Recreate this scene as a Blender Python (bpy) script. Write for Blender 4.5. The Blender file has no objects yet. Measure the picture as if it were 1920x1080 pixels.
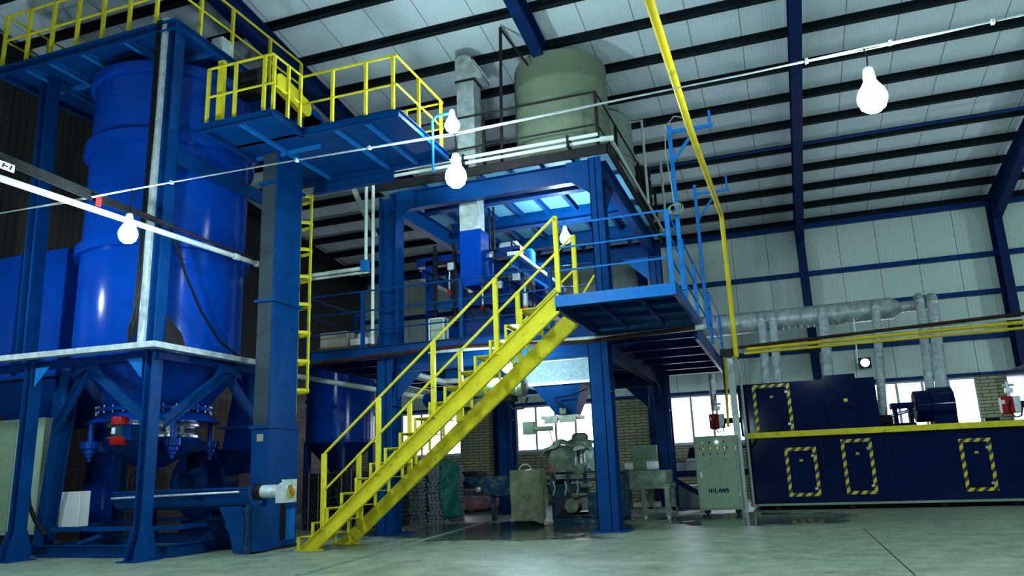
import bpy, math, random
from mathutils import Vector, Matrix
random.seed(7)
S = bpy.context.scene
COL = S.collection
# ------------------------------------------------------------------ camera
F = 1440.0                                   # 27 mm on a 36 mm frame, 1920 px wide
H = 1.1
_y, _t, _r = (math.radians(a) for a in (-19.05, 13.4, -2.2))
_f = Vector((math.sin(_y)*math.cos(_t), math.cos(_y)*math.cos(_t), math.sin(_t)))
_rt = Vector((math.cos(_y), -math.sin(_y), 0.0))
_up = _rt.cross(_f)
RGT = _rt*math.cos(_r) + _up*math.sin(_r)
UPV = _up*math.cos(_r) - _rt*math.sin(_r)
cam = bpy.data.cameras.new('camera'); cam.lens = 27; cam.sensor_width = 36; cam.clip_end = 300
co = bpy.data.objects.new('camera', cam); COL.objects.link(co)
co.matrix_world = Matrix(((RGT.x, UPV.x, -_f.x, 0), (RGT.y, UPV.y, -_f.y, 0), (RGT.z, UPV.z, -_f.z, H), (0, 0, 0, 1)))
S.camera = co
# ------------------------------------------------------------------ world, exposure
w = bpy.data.worlds.new('world'); S.world = w; w.use_nodes = True
w.node_tree.nodes['Background'].inputs[0].default_value = (0.50, 0.74, 0.80, 1)
w.node_tree.nodes['Background'].inputs[1].default_value = 0.13
S.view_settings.view_transform = 'Standard'
S.view_settings.look = 'None'
S.view_settings.gamma = 1.0
S.view_settings.exposure = 1.0
S.view_settings.use_curve_mapping = False
BULB_W = 95.0
BULB_COL = (0.72, 0.9, 1.0)
WIN_E = 3.0


def ray(px, py):
    return RGT*((px-960)/F) + UPV*(-(py-540)/F) + _f
def onY(px, py, y):
    d = ray(px, py); s = y/d.y; return Vector((s*d.x, y, H+s*d.z))
def onX(px, py, x):
    d = ray(px, py); s = x/d.x; return Vector((x, s*d.y, H+s*d.z))
def onZ(px, py, z):
    d = ray(px, py); s = (z-H)/d.z; return Vector((s*d.x, s*d.y, z))

# ------------------------------------------------------------------ materials
MAT = {}
def mat(name, col, rough=0.5, metal=0.0, noise=0.0, nscale=6.0, bump=0.0, bscale=40.0, dirt=None, dirt_amt=0.0, dscale=2.0, spec=0.10):
    m = bpy.data.materials.new(name); m.use_nodes = True
    nt = m.node_tree; b = nt.nodes['Principled BSDF']
    b.inputs['Roughness'].default_value = rough; b.inputs['Metallic'].default_value = metal
    b.inputs['Specular IOR Level'].default_value = spec
    tc = nt.nodes.new('ShaderNodeTexCoord')
    n = nt.nodes.new('ShaderNodeTexNoise'); n.inputs['Scale'].default_value = nscale; n.inputs['Detail'].default_value = 6
    nt.links.new(tc.outputs['Object'], n.inputs['Vector'])
    r = nt.nodes.new('ShaderNodeValToRGB')
    lo = tuple(c*(1-noise) for c in col); hi = tuple(min(1, c*(1+noise)) for c in col)
    r.color_ramp.elements[0].position = 0.3; r.color_ramp.elements[1].position = 0.7
    r.color_ramp.elements[0].color = (*lo, 1); r.color_ramp.elements[1].color = (*hi, 1)
    nt.links.new(n.outputs['Fac'], r.inputs['Fac'])
    out = r.outputs['Color']
    if dirt:
        n2 = nt.nodes.new('ShaderNodeTexNoise'); n2.inputs['Scale'].default_value = dscale; n2.inputs['Detail'].default_value = 8
        n2.inputs['Roughness'].default_value = 0.65
        nt.links.new(tc.outputs['Object'], n2.inputs['Vector'])
        r2 = nt.nodes.new('ShaderNodeValToRGB')
        r2.color_ramp.elements[0].position = 0.66-dirt_amt*0.3; r2.color_ramp.elements[1].position = 0.76-dirt_amt*0.2
        r2.color_ramp.elements[0].color = (0, 0, 0, 1); r2.color_ramp.elements[1].color = (1, 1, 1, 1)
        nt.links.new(n2.outputs['Fac'], r2.inputs['Fac'])
        mx = nt.nodes.new('ShaderNodeMix'); mx.data_type = 'RGBA'
        nt.links.new(r2.outputs['Color'], mx.inputs[0]); nt.links.new(out, mx.inputs[6]); mx.inputs[7].default_value = (*dirt, 1)
        out = mx.outputs[2]
    nt.links.new(out, b.inputs['Base Color'])
    if bump > 0:
        n3 = nt.nodes.new('ShaderNodeTexNoise'); n3.inputs['Scale'].default_value = bscale; n3.inputs['Detail'].default_value = 4
        nt.links.new(tc.outputs['Object'], n3.inputs['Vector'])
        bp = nt.nodes.new('ShaderNodeBump'); bp.inputs['Strength'].default_value = bump; bp.inputs['Distance'].default_value = 0.02
        nt.links.new(n3.outputs['Fac'], bp.inputs['Height']); nt.links.new(bp.outputs['Normal'], b.inputs['Normal'])
    MAT[name] = m
    return m
def emis(name, col, s):
    m = bpy.data.materials.new(name); m.use_nodes = True
    b = m.node_tree.nodes['Principled BSDF']
    b.inputs['Base Color'].default_value = (*col, 1)
    b.inputs['Emission Color'].default_value = (*col, 1); b.inputs['Emission Strength'].default_value = s
    MAT[name] = m; return m

mat('blue_silo', (0.0003, 0.046, 0.34), 0.17, spec=.16, noise=.12, nscale=1.5, bump=.08, bscale=6, dirt=(0.003, 0.025, 0.09), dirt_amt=.12, dscale=1.6)
mat('blue_steel', (0.0004, 0.040, 0.165), 0.42, noise=.15, nscale=3, bump=.05, bscale=30, dirt=(0.002, 0.028, 0.09), dirt_amt=.2, dscale=4)
mat('blue_deep', (0.0005, 0.024, 0.14), 0.38, noise=.15, nscale=3)
mat('blue_light', (0.006, 0.13, 0.42), 0.4, noise=.1)
mat('blue_under', (0.006, 0.060, 0.160), 0.45, noise=.3, nscale=9, bump=.15, bscale=60)
mat('panel_grey', (0.030, 0.045, 0.055), 0.5, noise=.15, nscale=2, dirt=(0.012, 0.03, 0.06), dirt_amt=.2, dscale=2)
mat('deck_plate', (0.12, 0.33, 0.48), 0.5, noise=.25, nscale=30, bump=.2, bscale=80)
mat('plate_grey', (0.28, 0.40, 0.46), 0.5, noise=.25, nscale=30, bump=.2, bscale=80)
mat('navy', (0.0006, 0.006, 0.045), 0.10, spec=.14, noise=.2, nscale=2, bump=.03, bscale=4)
mat('navy_dark', (0.002, 0.006, 0.030), 0.35, noise=.2)
mat('girder', (0.003, 0.018, 0.085), 0.45, noise=.2, nscale=2)
mat('girt_blue', (0.004, 0.040, 0.170), 0.45, noise=.15)
mat('purlin_dark', (0.010, 0.014, 0.016), 0.5, noise=.25, nscale=4)
mat('yellow', (0.70, 0.60, 0.025), 0.42, noise=.12, nscale=4, dirt=(0.12, 0.09, 0.02), dirt_amt=.18, dscale=7)
mat('yellow_pipe', (0.60, 0.44, 0.010), 0.4, noise=.12)
mat('brown_pipe', (0.035, 0.016, 0.012), 0.5, noise=.3)
mat('dark_rail', (0.018, 0.016, 0.016), 0.5, noise=.3)
mat('galv', (0.58, 0.66, 0.66), 0.32, metal=.40, noise=.25, nscale=9, bump=.05)
mat('duct_galv', (0.40, 0.46, 0.44), 0.38, metal=.3, noise=.35, nscale=5, bump=.06, bscale=12)
mat('chrome', (0.75, 0.8, 0.82), 0.16, metal=1.0, bump=.25, bscale=30)
mat('white_pvc', (0.60, 0.68, 0.62), 0.4, noise=.1, dirt=(0.2, 0.18, 0.12), dirt_amt=.15, dscale=5)
mat('cabinet', (0.22, 0.31, 0.21), 0.42, noise=.06, nscale=20)
mat('cabinet_pale', (0.30, 0.39, 0.28), 0.45, noise=.06)
mat('machine_green', (0.17, 0.22, 0.17), 0.55, noise=.35, nscale=8, bump=.2, dirt=(0.30, 0.33, 0.26), dirt_amt=.5, dscale=5)
mat('machine_blue', (0.010, 0.045, 0.085), 0.5, noise=.4, nscale=7, dirt=(0.12, 0.15, 0.13), dirt_amt=.45, dscale=6)
mat('tank', (0.18, 0.22, 0.145), 0.5, noise=.10, nscale=2.5, bump=.05, dirt=(0.15, 0.165, 0.10), dirt_amt=.25, dscale=1.6)
mat('tank_pale', (0.30, 0.36, 0.29), 0.5, noise=.10)
mat('black', (0.008, 0.009, 0.010), 0.5, noise=.3)
mat('black_tank', (0.010, 0.012, 0.014), 0.35, noise=.3)
mat('rubber', (0.012, 0.013, 0.014), 0.6, noise=.3)
mat('pallet_dark', (0.030, 0.036, 0.040), 0.42, noise=.35, nscale=12)
mat('pallet_grey', (0.16, 0.19, 0.20), 0.38, noise=.35, nscale=14)
mat('strap', (0.25, 0.27, 0.28), 0.4)
mat('red', (0.36, 0.012, 0.010), 0.35, noise=.15)
mat('red_dull', (0.22, 0.02, 0.02), 0.4, noise=.2)
mat('orange', (0.6, 0.12, 0.01), 0.4)
mat('white', (0.75, 0.78, 0.76), 0.45, noise=.06)
mat('carton', (0.30, 0.27, 0.20), 0.7, noise=.15)
mat('wood', (0.12, 0.08, 0.045), 0.7, noise=.3)
mat('tarp_green', (0.01, 0.10, 0.075), 0.45, noise=.2, bump=.4, bscale=9)
mat('cloth_green', (0.28, 0.40, 0.30), 0.8, noise=.2, bump=.4, bscale=15)
mat('pink_wrap', (0.42, 0.20, 0.21), 0.45, noise=.2, bump=.3, bscale=14)
mat('plastic_bag', (0.26, 0.28, 0.17), 0.22, noise=.35, nscale=5, bump=.5, bscale=12)
mat('window_frame', (0.62, 0.68, 0.70), 0.4)
mat('screen', (0.18, 0.24, 0.26), 0.2)
mat('red_hose', (0.6, 0.05, 0.04), 0.4)
mat('brass', (0.5, 0.36, 0.12), 0.3, metal=.8)
mat('window_dark', (0.05, 0.07, 0.09), 0.3)
emis('bulb_glow', (0.66, 0.90, 1.0), 230.0)
emis('flood_glow', (0.85, 0.92, 1.0), 30.0)
emis('lamp_red', (1.0, 0.08, 0.03), 2.5)
emis('lamp_green', (0.15, 1.0, 0.2), 1.0)
emis('lamp_white', (0.8, 0.85, 1.0), 8.0)
emis('pane', (0.80, 0.84, 1.0), WIN_E)

def wall_panels(name, col, axis, pitch, seam, groove):
    m = bpy.data.materials.new(name); m.use_nodes = True; nt = m.node_tree; b = nt.nodes['Principled BSDF']
    b.inputs['Roughness'].default_value = 0.45
    tc = nt.nodes.new('ShaderNodeTexCoord'); sp = nt.nodes.new('ShaderNodeSeparateXYZ'); nt.links.new(tc.outputs['Object'], sp.inputs[0])
    def saw(p, lo):
        d = nt.nodes.new('ShaderNodeMath'); d.operation = 'DIVIDE'; nt.links.new(sp.outputs[axis], d.inputs[0]); d.inputs[1].default_value = p
        f = nt.nodes.new('ShaderNodeMath'); f.operation = 'FRACT'; nt.links.new(d.outputs[0], f.inputs[0])
        g = nt.nodes.new('ShaderNodeMath'); g.operation = 'LESS_THAN'; nt.links.new(f.outputs[0], g.inputs[0]); g.inputs[1].default_value = lo
        return g.outputs[0]
    a = saw(seam, 0.018); c = saw(pitch, 0.16)
    n = nt.nodes.new('ShaderNodeTexNoise'); n.inputs['Scale'].default_value = 0.8; n.inputs['Detail'].default_value = 6
    nt.links.new(tc.outputs['Object'], n.inputs['Vector'])
    r = nt.nodes.new('ShaderNodeValToRGB'); r.color_ramp.elements[0].color = (*(x*.85 for x in col), 1); r.color_ramp.elements[1].color = (*(min(1, x*1.1) for x in col), 1)
    nt.links.new(n.outputs['Fac'], r.inputs[0])
    m1 = nt.nodes.new('ShaderNodeMix'); m1.data_type = 'RGBA'; nt.links.new(c, m1.inputs[0]); nt.links.new(r.outputs[0], m1.inputs[6]); m1.inputs[7].default_value = (*(x*groove for x in col), 1)
    m2 = nt.nodes.new('ShaderNodeMix'); m2.data_type = 'RGBA'; nt.links.new(a, m2.inputs[0]); nt.links.new(m1.outputs[2], m2.inputs[6]); m2.inputs[7].default_value = (*(x*.25 for x in col), 1)
    nt.links.new(m2.outputs[2], b.inputs['Base Color'])
    bp = nt.nodes.new('ShaderNodeBump'); bp.inputs['Strength'].default_value = .35; bp.inputs['Distance'].default_value = .01; bp.invert = True
    nt.links.new(c, bp.inputs['Height']); nt.links.new(bp.outputs[0], b.inputs['Normal'])
    MAT[name] = m
wall_panels('roof_panel', (0.76, 0.88, 0.90), 'X', 0.09, 1.05, 0.90)
wall_panels('wall_panel', (0.68, 0.82, 0.70), 'X', 0.11, 1.10, 0.88)
wall_panels('gable_panel', (0.030, 0.026, 0.022), 'Y', 0.18, 1.10, 0.45)

def brick(name, c1, c2, mortar, bw, bh, ms):
    m = bpy.data.materials.new(name); m.use_nodes = True; nt = m.node_tree; b = nt.nodes['Principled BSDF']; b.inputs['Roughness'].default_value = .7
    tc = nt.nodes.new('ShaderNodeTexCoord'); sp = nt.nodes.new('ShaderNodeSeparateXYZ'); nt.links.new(tc.outputs['Object'], sp.inputs[0])
    ad = nt.nodes.new('ShaderNodeMath'); nt.links.new(sp.outputs['X'], ad.inputs[0]); nt.links.new(sp.outputs['Y'], ad.inputs[1])
    cb = nt.nodes.new('ShaderNodeCombineXYZ'); nt.links.new(ad.outputs[0], cb.inputs[0]); nt.links.new(sp.outputs['Z'], cb.inputs[1])
    t = nt.nodes.new('ShaderNodeTexBrick'); nt.links.new(cb.outputs[0], t.inputs['Vector'])
    t.inputs['Color1'].default_value = (*c1, 1); t.inputs['Color2'].default_value = (*c2, 1); t.inputs['Mortar'].default_value = (*mortar, 1)
    t.inputs['Scale'].default_value = 1; t.inputs['Mortar Size'].default_value = ms; t.inputs['Brick Width'].default_value = bw; t.inputs['Row Height'].default_value = bh
    nt.links.new(t.outputs['Color'], b.inputs['Base Color']); MAT[name] = m
brick('brick', (0.56, 0.54, 0.31), (0.46, 0.44, 0.25), (0.12, 0.12, 0.08), 0.42, 0.10, 0.014)
brick('brown_tile', (0.045, 0.026, 0.020), (0.055, 0.032, 0.025), (0.10, 0.085, 0.07), 0.5, 0.5, 0.012)

def floor_mat():
    m = bpy.data.materials.new('floor_concrete'); m.use_nodes = True; nt = m.node_tree; b = nt.nodes['Principled BSDF']
    tc = nt.nodes.new('ShaderNodeTexCoord')
    def noise(sc, det, ro=.6):
        n = nt.nodes.new('ShaderNodeTexNoise'); n.inputs['Scale'].default_value = sc; n.inputs['Detail'].default_value = det; n.inputs['Roughness'].default_value = ro
        nt.links.new(tc.outputs['Object'], n.inputs['Vector']); return n.outputs['Fac']
    def ramp(v, a, ca, c, cb_):
        r = nt.nodes.new('ShaderNodeValToRGB'); r.color_ramp.elements[0].position = a; r.color_ramp.elements[1].position = c
        r.color_ramp.elements[0].color = (*ca, 1); r.color_ramp.elements[1].color = (*cb_, 1); nt.links.new(v, r.inputs[0]); return r.outputs[0]
    base = ramp(noise(2.4, 11, .78), .34, (.125, .155, .105), .66, (.34, .39, .28))
    # wet area in front of the mixer and round the tower's feet
    sp = nt.nodes.new('ShaderNodeSeparateXYZ'); nt.links.new(tc.outputs['Object'], sp.inputs[0])
    def dist(cx, cy, rx, ry):
        a = nt.nodes.new('ShaderNodeMath'); a.operation = 'ADD'; nt.links.new(sp.outputs['X'], a.inputs[0]); a.inputs[1].default_value = -cx
        a2 = nt.nodes.new('ShaderNodeMath'); a2.operation = 'DIVIDE'; nt.links.new(a.outputs[0], a2.inputs[0]); a2.inputs[1].default_value = rx
        a3 = nt.nodes.new('ShaderNodeMath'); a3.operation = 'POWER'; nt.links.new(a2.outputs[0], a3.inputs[0]); a3.inputs[1].default_value = 2
        c = nt.nodes.new('ShaderNodeMath'); c.operation = 'ADD'; nt.links.new(sp.outputs['Y'], c.inputs[0]); c.inputs[1].default_value = -cy
        c2 = nt.nodes.new('ShaderNodeMath'); c2.operation = 'DIVIDE'; nt.links.new(c.outputs[0], c2.inputs[0]); c2.inputs[1].default_value = ry
        c3 = nt.nodes.new('ShaderNodeMath'); c3.operation = 'POWER'; nt.links.new(c2.outputs[0], c3.inputs[0]); c3.inputs[1].default_value = 2
        s = nt.nodes.new('ShaderNodeMath'); nt.links.new(a3.outputs[0], s.inputs[0]); nt.links.new(c3.outputs[0], s.inputs[1])
        e = nt.nodes.new('ShaderNodeMath'); e.operation = 'SUBTRACT'; e.inputs[0].default_value = 1; nt.links.new(s.outputs[0], e.inputs[1]); e.use_clamp = True
        return e.outputs[0]
    d1 = dist(-5.2, 14.6, 3.6, 3.0); d2 = dist(-0.9, 16.8, 2.4, 2.6)
    mxx = nt.nodes.new('ShaderNodeMath'); mxx.operation = 'MAXIMUM'; nt.links.new(d1, mxx.inputs[0]); nt.links.new(d2, mxx.inputs[1])
    ad = nt.nodes.new('ShaderNodeMath'); ad.operation = 'MULTIPLY_ADD'; nt.links.new(mxx.outputs[0], ad.inputs[0]); ad.inputs[1].default_value = .45; nt.links.new(noise(.9, 7, .65), ad.inputs[2])
    wet = ramp(ad.outputs[0], .62, (0, 0, 0), .78, (1, 1, 1))
    mx = nt.nodes.new('ShaderNodeMix'); mx.data_type = 'RGBA'; nt.links.new(wet, mx.inputs[0]); nt.links.new(base, mx.inputs[6]); mx.inputs[7].default_value = (.07, .08, .06, 1)
    nt.links.new(mx.outputs[2], b.inputs['Base Color'])
    rr = nt.nodes.new('ShaderNodeMapRange'); nt.links.new(wet, rr.inputs[0]); rr.inputs[3].default_value = .42; rr.inputs[4].default_value = .07
    nt.links.new(rr.outputs[0], b.inputs['Roughness'])
    bp = nt.nodes.new('ShaderNodeBump'); bp.inputs['Strength'].default_value = .12; bp.inputs['Distance'].default_value = .02; nt.links.new(noise(5, 6), bp.inputs['Height'])
    nt.links.new(bp.outputs[0], b.inputs['Normal']); MAT['floor'] = m
floor_mat()

def hazard_mat():
    m = bpy.data.materials.new('hazard'); m.use_nodes = True; nt = m.node_tree; b = nt.nodes['Principled BSDF']; b.inputs['Roughness'].default_value = .4
    tc = nt.nodes.new('ShaderNodeTexCoord'); sp = nt.nodes.new('ShaderNodeSeparateXYZ'); nt.links.new(tc.outputs['Object'], sp.inputs[0])
    z = nt.nodes.new('ShaderNodeMath'); z.operation = 'SUBTRACT'; nt.links.new(sp.outputs['X'], z.inputs[0]); nt.links.new(sp.outputs['Z'], z.inputs[1])
    d = nt.nodes.new('ShaderNodeMath'); d.operation = 'DIVIDE'; nt.links.new(z.outputs[0], d.inputs[0]); d.inputs[1].default_value = .19
    f = nt.nodes.new('ShaderNodeMath'); f.operation = 'FRACT'; nt.links.new(d.outputs[0], f.inputs[0])
    g = nt.nodes.new('ShaderNodeMath'); g.operation = 'LESS_THAN'; nt.links.new(f.outputs[0], g.inputs[0]); g.inputs[1].default_value = .52
    mx = nt.nodes.new('ShaderNodeMix'); mx.data_type = 'RGBA'; nt.links.new(g.outputs[0], mx.inputs[0]); mx.inputs[6].default_value = (.01, .01, .012, 1); mx.inputs[7].default_value = (.62, .52, .01, 1)
    nt.links.new(mx.outputs[2], b.inputs['Base Color']); MAT['hazard'] = m
hazard_mat()

# ------------------------------------------------------------------ mesh builder
class M:
    def __init__(s): s.v = []; s.f = []
    def add(s, vs, fs):
        o = len(s.v); s.v += [Vector(v) for v in vs]; s.f += [tuple(i+o for i in f) for f in fs]; return s
    def box(s, x0, x1, y0, y1, z0, z1):
        x0, x1 = min(x0, x1), max(x0, x1); y0, y1 = min(y0, y1), max(y0, y1); z0, z1 = min(z0, z1), max(z0, z1)
        return s.add([(x0,y0,z0),(x1,y0,z0),(x1,y1,z0),(x0,y1,z0),(x0,y0,z1),(x1,y0,z1),(x1,y1,z1),(x0,y1,z1)],
                     [(0,3,2,1),(4,5,6,7),(0,1,5,4),(1,2,6,5),(2,3,7,6),(3,0,4,7)])
    def hexa(s, b, t):
        n = len(b)
        return s.add(list(b)+list(t), [tuple(range(n-1, -1, -1)), tuple(range(n, 2*n))] + [(i, (i+1) % n, n+(i+1) % n, n+i) for i in range(n)])
    def prism(s, poly, d):
        d = Vector(d); return s.hexa([Vector(p) for p in poly], [Vector(p)+d for p in poly])
    def sweep(s, prof, p, q, up=(0, 0, 1)):
        p, q, up = Vector(p), Vector(q), Vector(up); d = (q-p).normalized()
        sd = d.cross(up)
        if sd.length < 1e-4: sd = d.cross(Vector((0, 1, 0)))
        sd.normalize(); u = sd.cross(d)
        a = [p+sd*x+u*y for x, y in prof]; b = [q+sd*x+u*y for x, y in prof]
        return s.hexa(a, b)
    def bar(s, p, q, wd, ht=None, up=(0, 0, 1)):
        ht = ht or wd; a, b = wd/2, ht/2
        return s.sweep([(-a,-b),(a,-b),(a,b),(-a,b)], p, q, up)
    def ibeam(s, p, q, h, wd, up=(0, 0, 1), tf=.016, tw=.012):
        a, b, t = wd/2, h/2, tw/2
        return s.sweep([(-a,-b),(a,-b),(a,-b+tf),(t,-b+tf),(t,b-tf),(a,b-tf),(a,b),(-a,b),(-a,b-tf),(-t,b-tf),(-t,-b+tf),(-a,-b+tf)], p, q, up)
    def chan(s, p, q, h, wd, up=(0, 0, 1), t=.012, flip=1):
        b = h/2
        pr = [(0,-b),(wd,-b),(wd,-b+t),(t,-b+t),(t,b-t),(wd,b-t),(wd,b),(0,b)]
        if flip < 0: pr = [(-x, y) for x, y in pr][::-1]
        return s.sweep(pr, p, q, up)
    def tube(s, p, q, r, n=12, r2=None):
        p, q = Vector(p), Vector(q); d = (q-p).normalized(); a = d.orthogonal().normalized(); b = d.cross(a); r2 = r if r2 is None else r2
        A = [p+(a*math.cos(2*math.pi*i/n)+b*math.sin(2*math.pi*i/n))*r for i in range(n)]
        B = [q+(a*math.cos(2*math.pi*i/n)+b*math.sin(2*math.pi*i/n))*r2 for i in range(n)]
        return s.hexa(A, B)
    def poly(s, pts, r, n=8):
        pts = [Vector(p) for p in pts]; o = len(s.v); a = None
        for i, p in enumerate(pts):
            d = (pts[min(i+1, len(pts)-1)]-pts[max(i-1, 0)]).normalized()
            if a is None: a = d.orthogonal().normalized()
            else: a = (a-d*a.dot(d)).normalized()
            b = d.cross(a)
            s.v += [p+(a*math.cos(2*math.pi*k/n)+b*math.sin(2*math.pi*k/n))*r for k in range(n)]
        for i in range(len(pts)-1):
            for k in range(n):
                s.f.append((o+i*n+k, o+i*n+(k+1) % n, o+(i+1)*n+(k+1) % n, o+(i+1)*n+k))
        s.f.append(tuple(o+k for k in range(n-1, -1, -1))); e = o+(len(pts)-1)*n; s.f.append(tuple(e+k for k in range(n)))
        return s
    def lathe(s, prof, c, n=48, ax=(0, 0, 1), ref=None):
        c, ax = Vector(c), Vector(ax).normalized(); a = Vector(ref) if ref else ax.orthogonal().normalized(); b = ax.cross(a); o = len(s.v)
        for r, h in prof:
            s.v += [c+ax*h+(a*math.cos(2*math.pi*k/n)+b*math.sin(2*math.pi*k/n))*max(r, 1e-4) for k in range(n)]
        for i in range(len(prof)-1):
            for k in range(n):
                s.f.append((o+i*n+k, o+i*n+(k+1) % n, o+(i+1)*n+(k+1) % n, o+(i+1)*n+k))
        if prof[0][0] > 1e-3: s.f.append(tuple(o+k for k in range(n-1, -1, -1)))
        e = o+(len(prof)-1)*n
        if prof[-1][0] > 1e-3: s.f.append(tuple(e+k for k in range(n)))
        return s
    def grid(s, fn, nu, nv):
        o = len(s.v)
        for i in range(nu+1):
            for j in range(nv+1): s.v.append(Vector(fn(i/nu, j/nv)))
        for i in range(nu):
            for j in range(nv):
                a = o+i*(nv+1)+j; s.f.append((a, a+1, a+nv+2, a+nv+1))
        return s

ROOT = {}
def arc(c, r, a0, a1, n, u, v):
    c, u, v = Vector(c), Vector(u), Vector(v)
    return [c+u*(r*math.cos(a0+(a1-a0)*i/n))+v*(r*math.sin(a0+(a1-a0)*i/n)) for i in range(n+1)]

def obj(name, m, material, parent=None, bevel=0.0, origin=None, solid=0.0, sub=0, recalc=True):
    me = bpy.data.meshes.new(name)
    if parent is not None:
        org = ROOT[parent.name]
    else:
        if origin is None:
            xs = [v.x for v in m.v]; ys = [v.y for v in m.v]; zs = [v.z for v in m.v]
            origin = Vector(((min(xs)+max(xs))/2, (min(ys)+max(ys))/2, min(zs)))
        org = Vector(origin)
    me.from_pydata([tuple(v-org) for v in m.v], [], m.f); me.update()
    if recalc:
        import bmesh
        bm = bmesh.new(); bm.from_mesh(me); bmesh.ops.recalc_face_normals(bm, faces=bm.faces); bm.to_mesh(me); bm.free()
    me.polygons.foreach_set('use_smooth', [True]*len(me.polygons))
    me.set_sharp_from_angle(angle=math.radians(32))
    mm = MAT[material] if isinstance(material, str) else material
    me.materials.append(mm)
    o = bpy.data.objects.new(name, me); COL.objects.link(o)
    ROOT[o.name] = org
    if parent is not None: o.parent = parent
    else: o.location = org
    if solid: md = o.modifiers.new('s', 'SOLIDIFY'); md.thickness = solid; md.offset = 0
    if sub: md = o.modifiers.new('u', 'SUBSURF'); md.levels = sub; md.render_levels = sub
    if bevel: md = o.modifiers.new('b', 'BEVEL'); md.width = bevel; md.segments = 2; md.limit_method = 'ANGLE'
    return o
def thing(name, label, cat, loc, group=None):
    o = bpy.data.objects.new(name, None); COL.objects.link(o); o.location = loc; o.empty_display_size = .2
    o['label'] = label; o['category'] = cat
    if group: o['group'] = group
    ROOT[o.name] = Vector(loc); return o
def tag(o, label, cat, group=None, kind=None):
    o['label'] = label; o['category'] = cat
    if group: o['group'] = group
    if kind: o['kind'] = kind
    return o
def struct(name, m, material, label=None, cat=None, parent=None, **k):
    o = obj(name, m, material, parent, **k)
    if parent is None:
        o['kind'] = 'structure'
        if label: o['label'] = label; o['category'] = cat
    return o
def dup(o, loc, label=None, group=None, parent=None):
    c = o.copy(); COL.objects.link(c)
    if parent is None:
        c.location = loc
        if label: c['label'] = label
        if group: c['group'] = group
    else: c.parent = parent
    ROOT[c.name] = Vector(loc)
    for ch in list(o.children): dup(ch, loc, parent=c)
    return c
def rail(parent, pts, hs, posts, material, r=.02, post_w=.045, name='guard_rail', top=None):
    """pts: floor polyline; hs: rail heights; posts: positions along it (points)."""
    m = M()
    for h in hs:
        m.poly([Vector(p)+Vector((0, 0, h)) for p in pts], r if h == hs[-1] else r*.85, 8)
    g = obj(name, m, material, parent)
    for p in posts:
        obj('post', M().bar(p, Vector(p)+Vector((0, 0, hs[-1])), post_w, post_w, (0, 1, 0)), material, g)
    return g
# ================================================================== setting
YW, XG, EZ = 26.0, -15.2, 8.57
TP = math.tan(math.radians(7.5)); CP = math.cos(math.radians(7.5)); SP = math.sin(math.radians(7.5))
RIDGE = 8.0
def roofz(y): return EZ + TP*(YW-y) if y >= RIDGE else EZ + TP*(YW-RIDGE) - TP*(RIDGE-y)
XR = 13.0
struct('floor', M().box(XG, XR, -6, YW+.2, -.2, 0), 'floor', 'grey green polished concrete floor with wet patches round the tower feet', 'floor', origin=(0, 0, 0))
gq = [onZ(560, 1079, 0), onZ(940, 971, 0)]
struct('trim_1', M().bar(gq[0]+Vector((0, 0, .004)), gq[1]+Vector((0, 0, .004)), .10, .012), 'machine_green', 'narrow wet drain joint running across the floor', 'floor joint')
gq = [onZ(1618, 990, 0), onZ(1716, 1079, 0)]
struct('trim_3', M().bar(gq[0]+Vector((0, 0, .001)), gq[1]+Vector((0, 0, .001)), .012, .004), 'rubber', 'thin dark saw cut in the floor at the lower right', 'floor joint')
def roofslab(y0, y1):
    a, b = Vector((XG, y0, roofz(y0)+.21)), Vector((XG, y1, roofz(y1)+.21)); d = Vector((XR-XG, 0, 0)); t = Vector((0, 0, .06))
    return M().hexa([a, a+d, b+d, b], [a+t, a+d+t, b+d+t, b+t])
struct('ceiling', roofslab(RIDGE, YW+.2), 'roof_panel', 'pale ribbed sandwich panel roof seen from below', 'roof', origin=(0, 0, 0))
struct('ceiling_front', roofslab(-2.5, RIDGE), 'roof_panel', 'front slope of the pale ribbed roof above the silo', 'roof', origin=(0, 0, 0))
struct('wall_back', M().box(XG, XR, YW, YW+.12, 3.375, EZ+.25), 'wall_panel', 'pale green corrugated panel wall at the back above the brick', 'wall', origin=(0, 0, 0))
wz0, wz1 = 1.75, 3.30
wins = [(-14.3, -11.15), (-9.0, -6.15), (-3.58, -0.9), (2.55, 5.38), (7.9, 10.7)]
m = M(); x = XG
for a, b in wins:
    m.box(x, a, YW, YW+.25, 0, 3.375); m.box(a, b, YW, YW+.25, 0, wz0); m.box(a, b, YW, YW+.25, wz1, 3.375); x = b
m.box(x, XR, YW, YW+.25, 0, 3.375)
struct('wall_back_base', m, 'brick', 'yellowish brick wall base with white windows', 'wall', origin=(0, 0, 0))
struct('trim_2', M().box(XG, XR, YW-.08, YW-.005, 3.33, 3.42), 'girt_blue', 'dark blue flashing strip on top of the brick wall', 'trim', origin=(0, 0, 0))
for i, (a, b) in enumerate(wins[:4]):
    fr = M(); n = 4; t = .055
    fr.box(a, b, YW+.02, YW+.10, wz0, wz0+t); fr.box(a, b, YW+.02, YW+.10, wz1-t, wz1)
    fr.box(a-.04, b+.04, YW-.06, YW+.10, wz0-.05, wz0)
    for k in range(n+1):
        xx = a+(b-a)*k/n; fr.box(max(a, xx-t*.7), min(b, xx+t*.7), YW+.02, YW+.10, wz0+t, wz1-t)
    wo = struct('window_%d' % (i+1), fr, 'window_frame', ['white window behind the pallet stacks at far left', 'white window behind the hopper', 'white window left of the grey control cabinet', 'white window behind the oven blower'][i], 'window', origin=(0, 0, 0))
    obj('pane', M().box(a+.02, b-.02, YW+.12, YW+.14, wz0+.02, wz1-.02), 'pane', wo)
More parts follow.
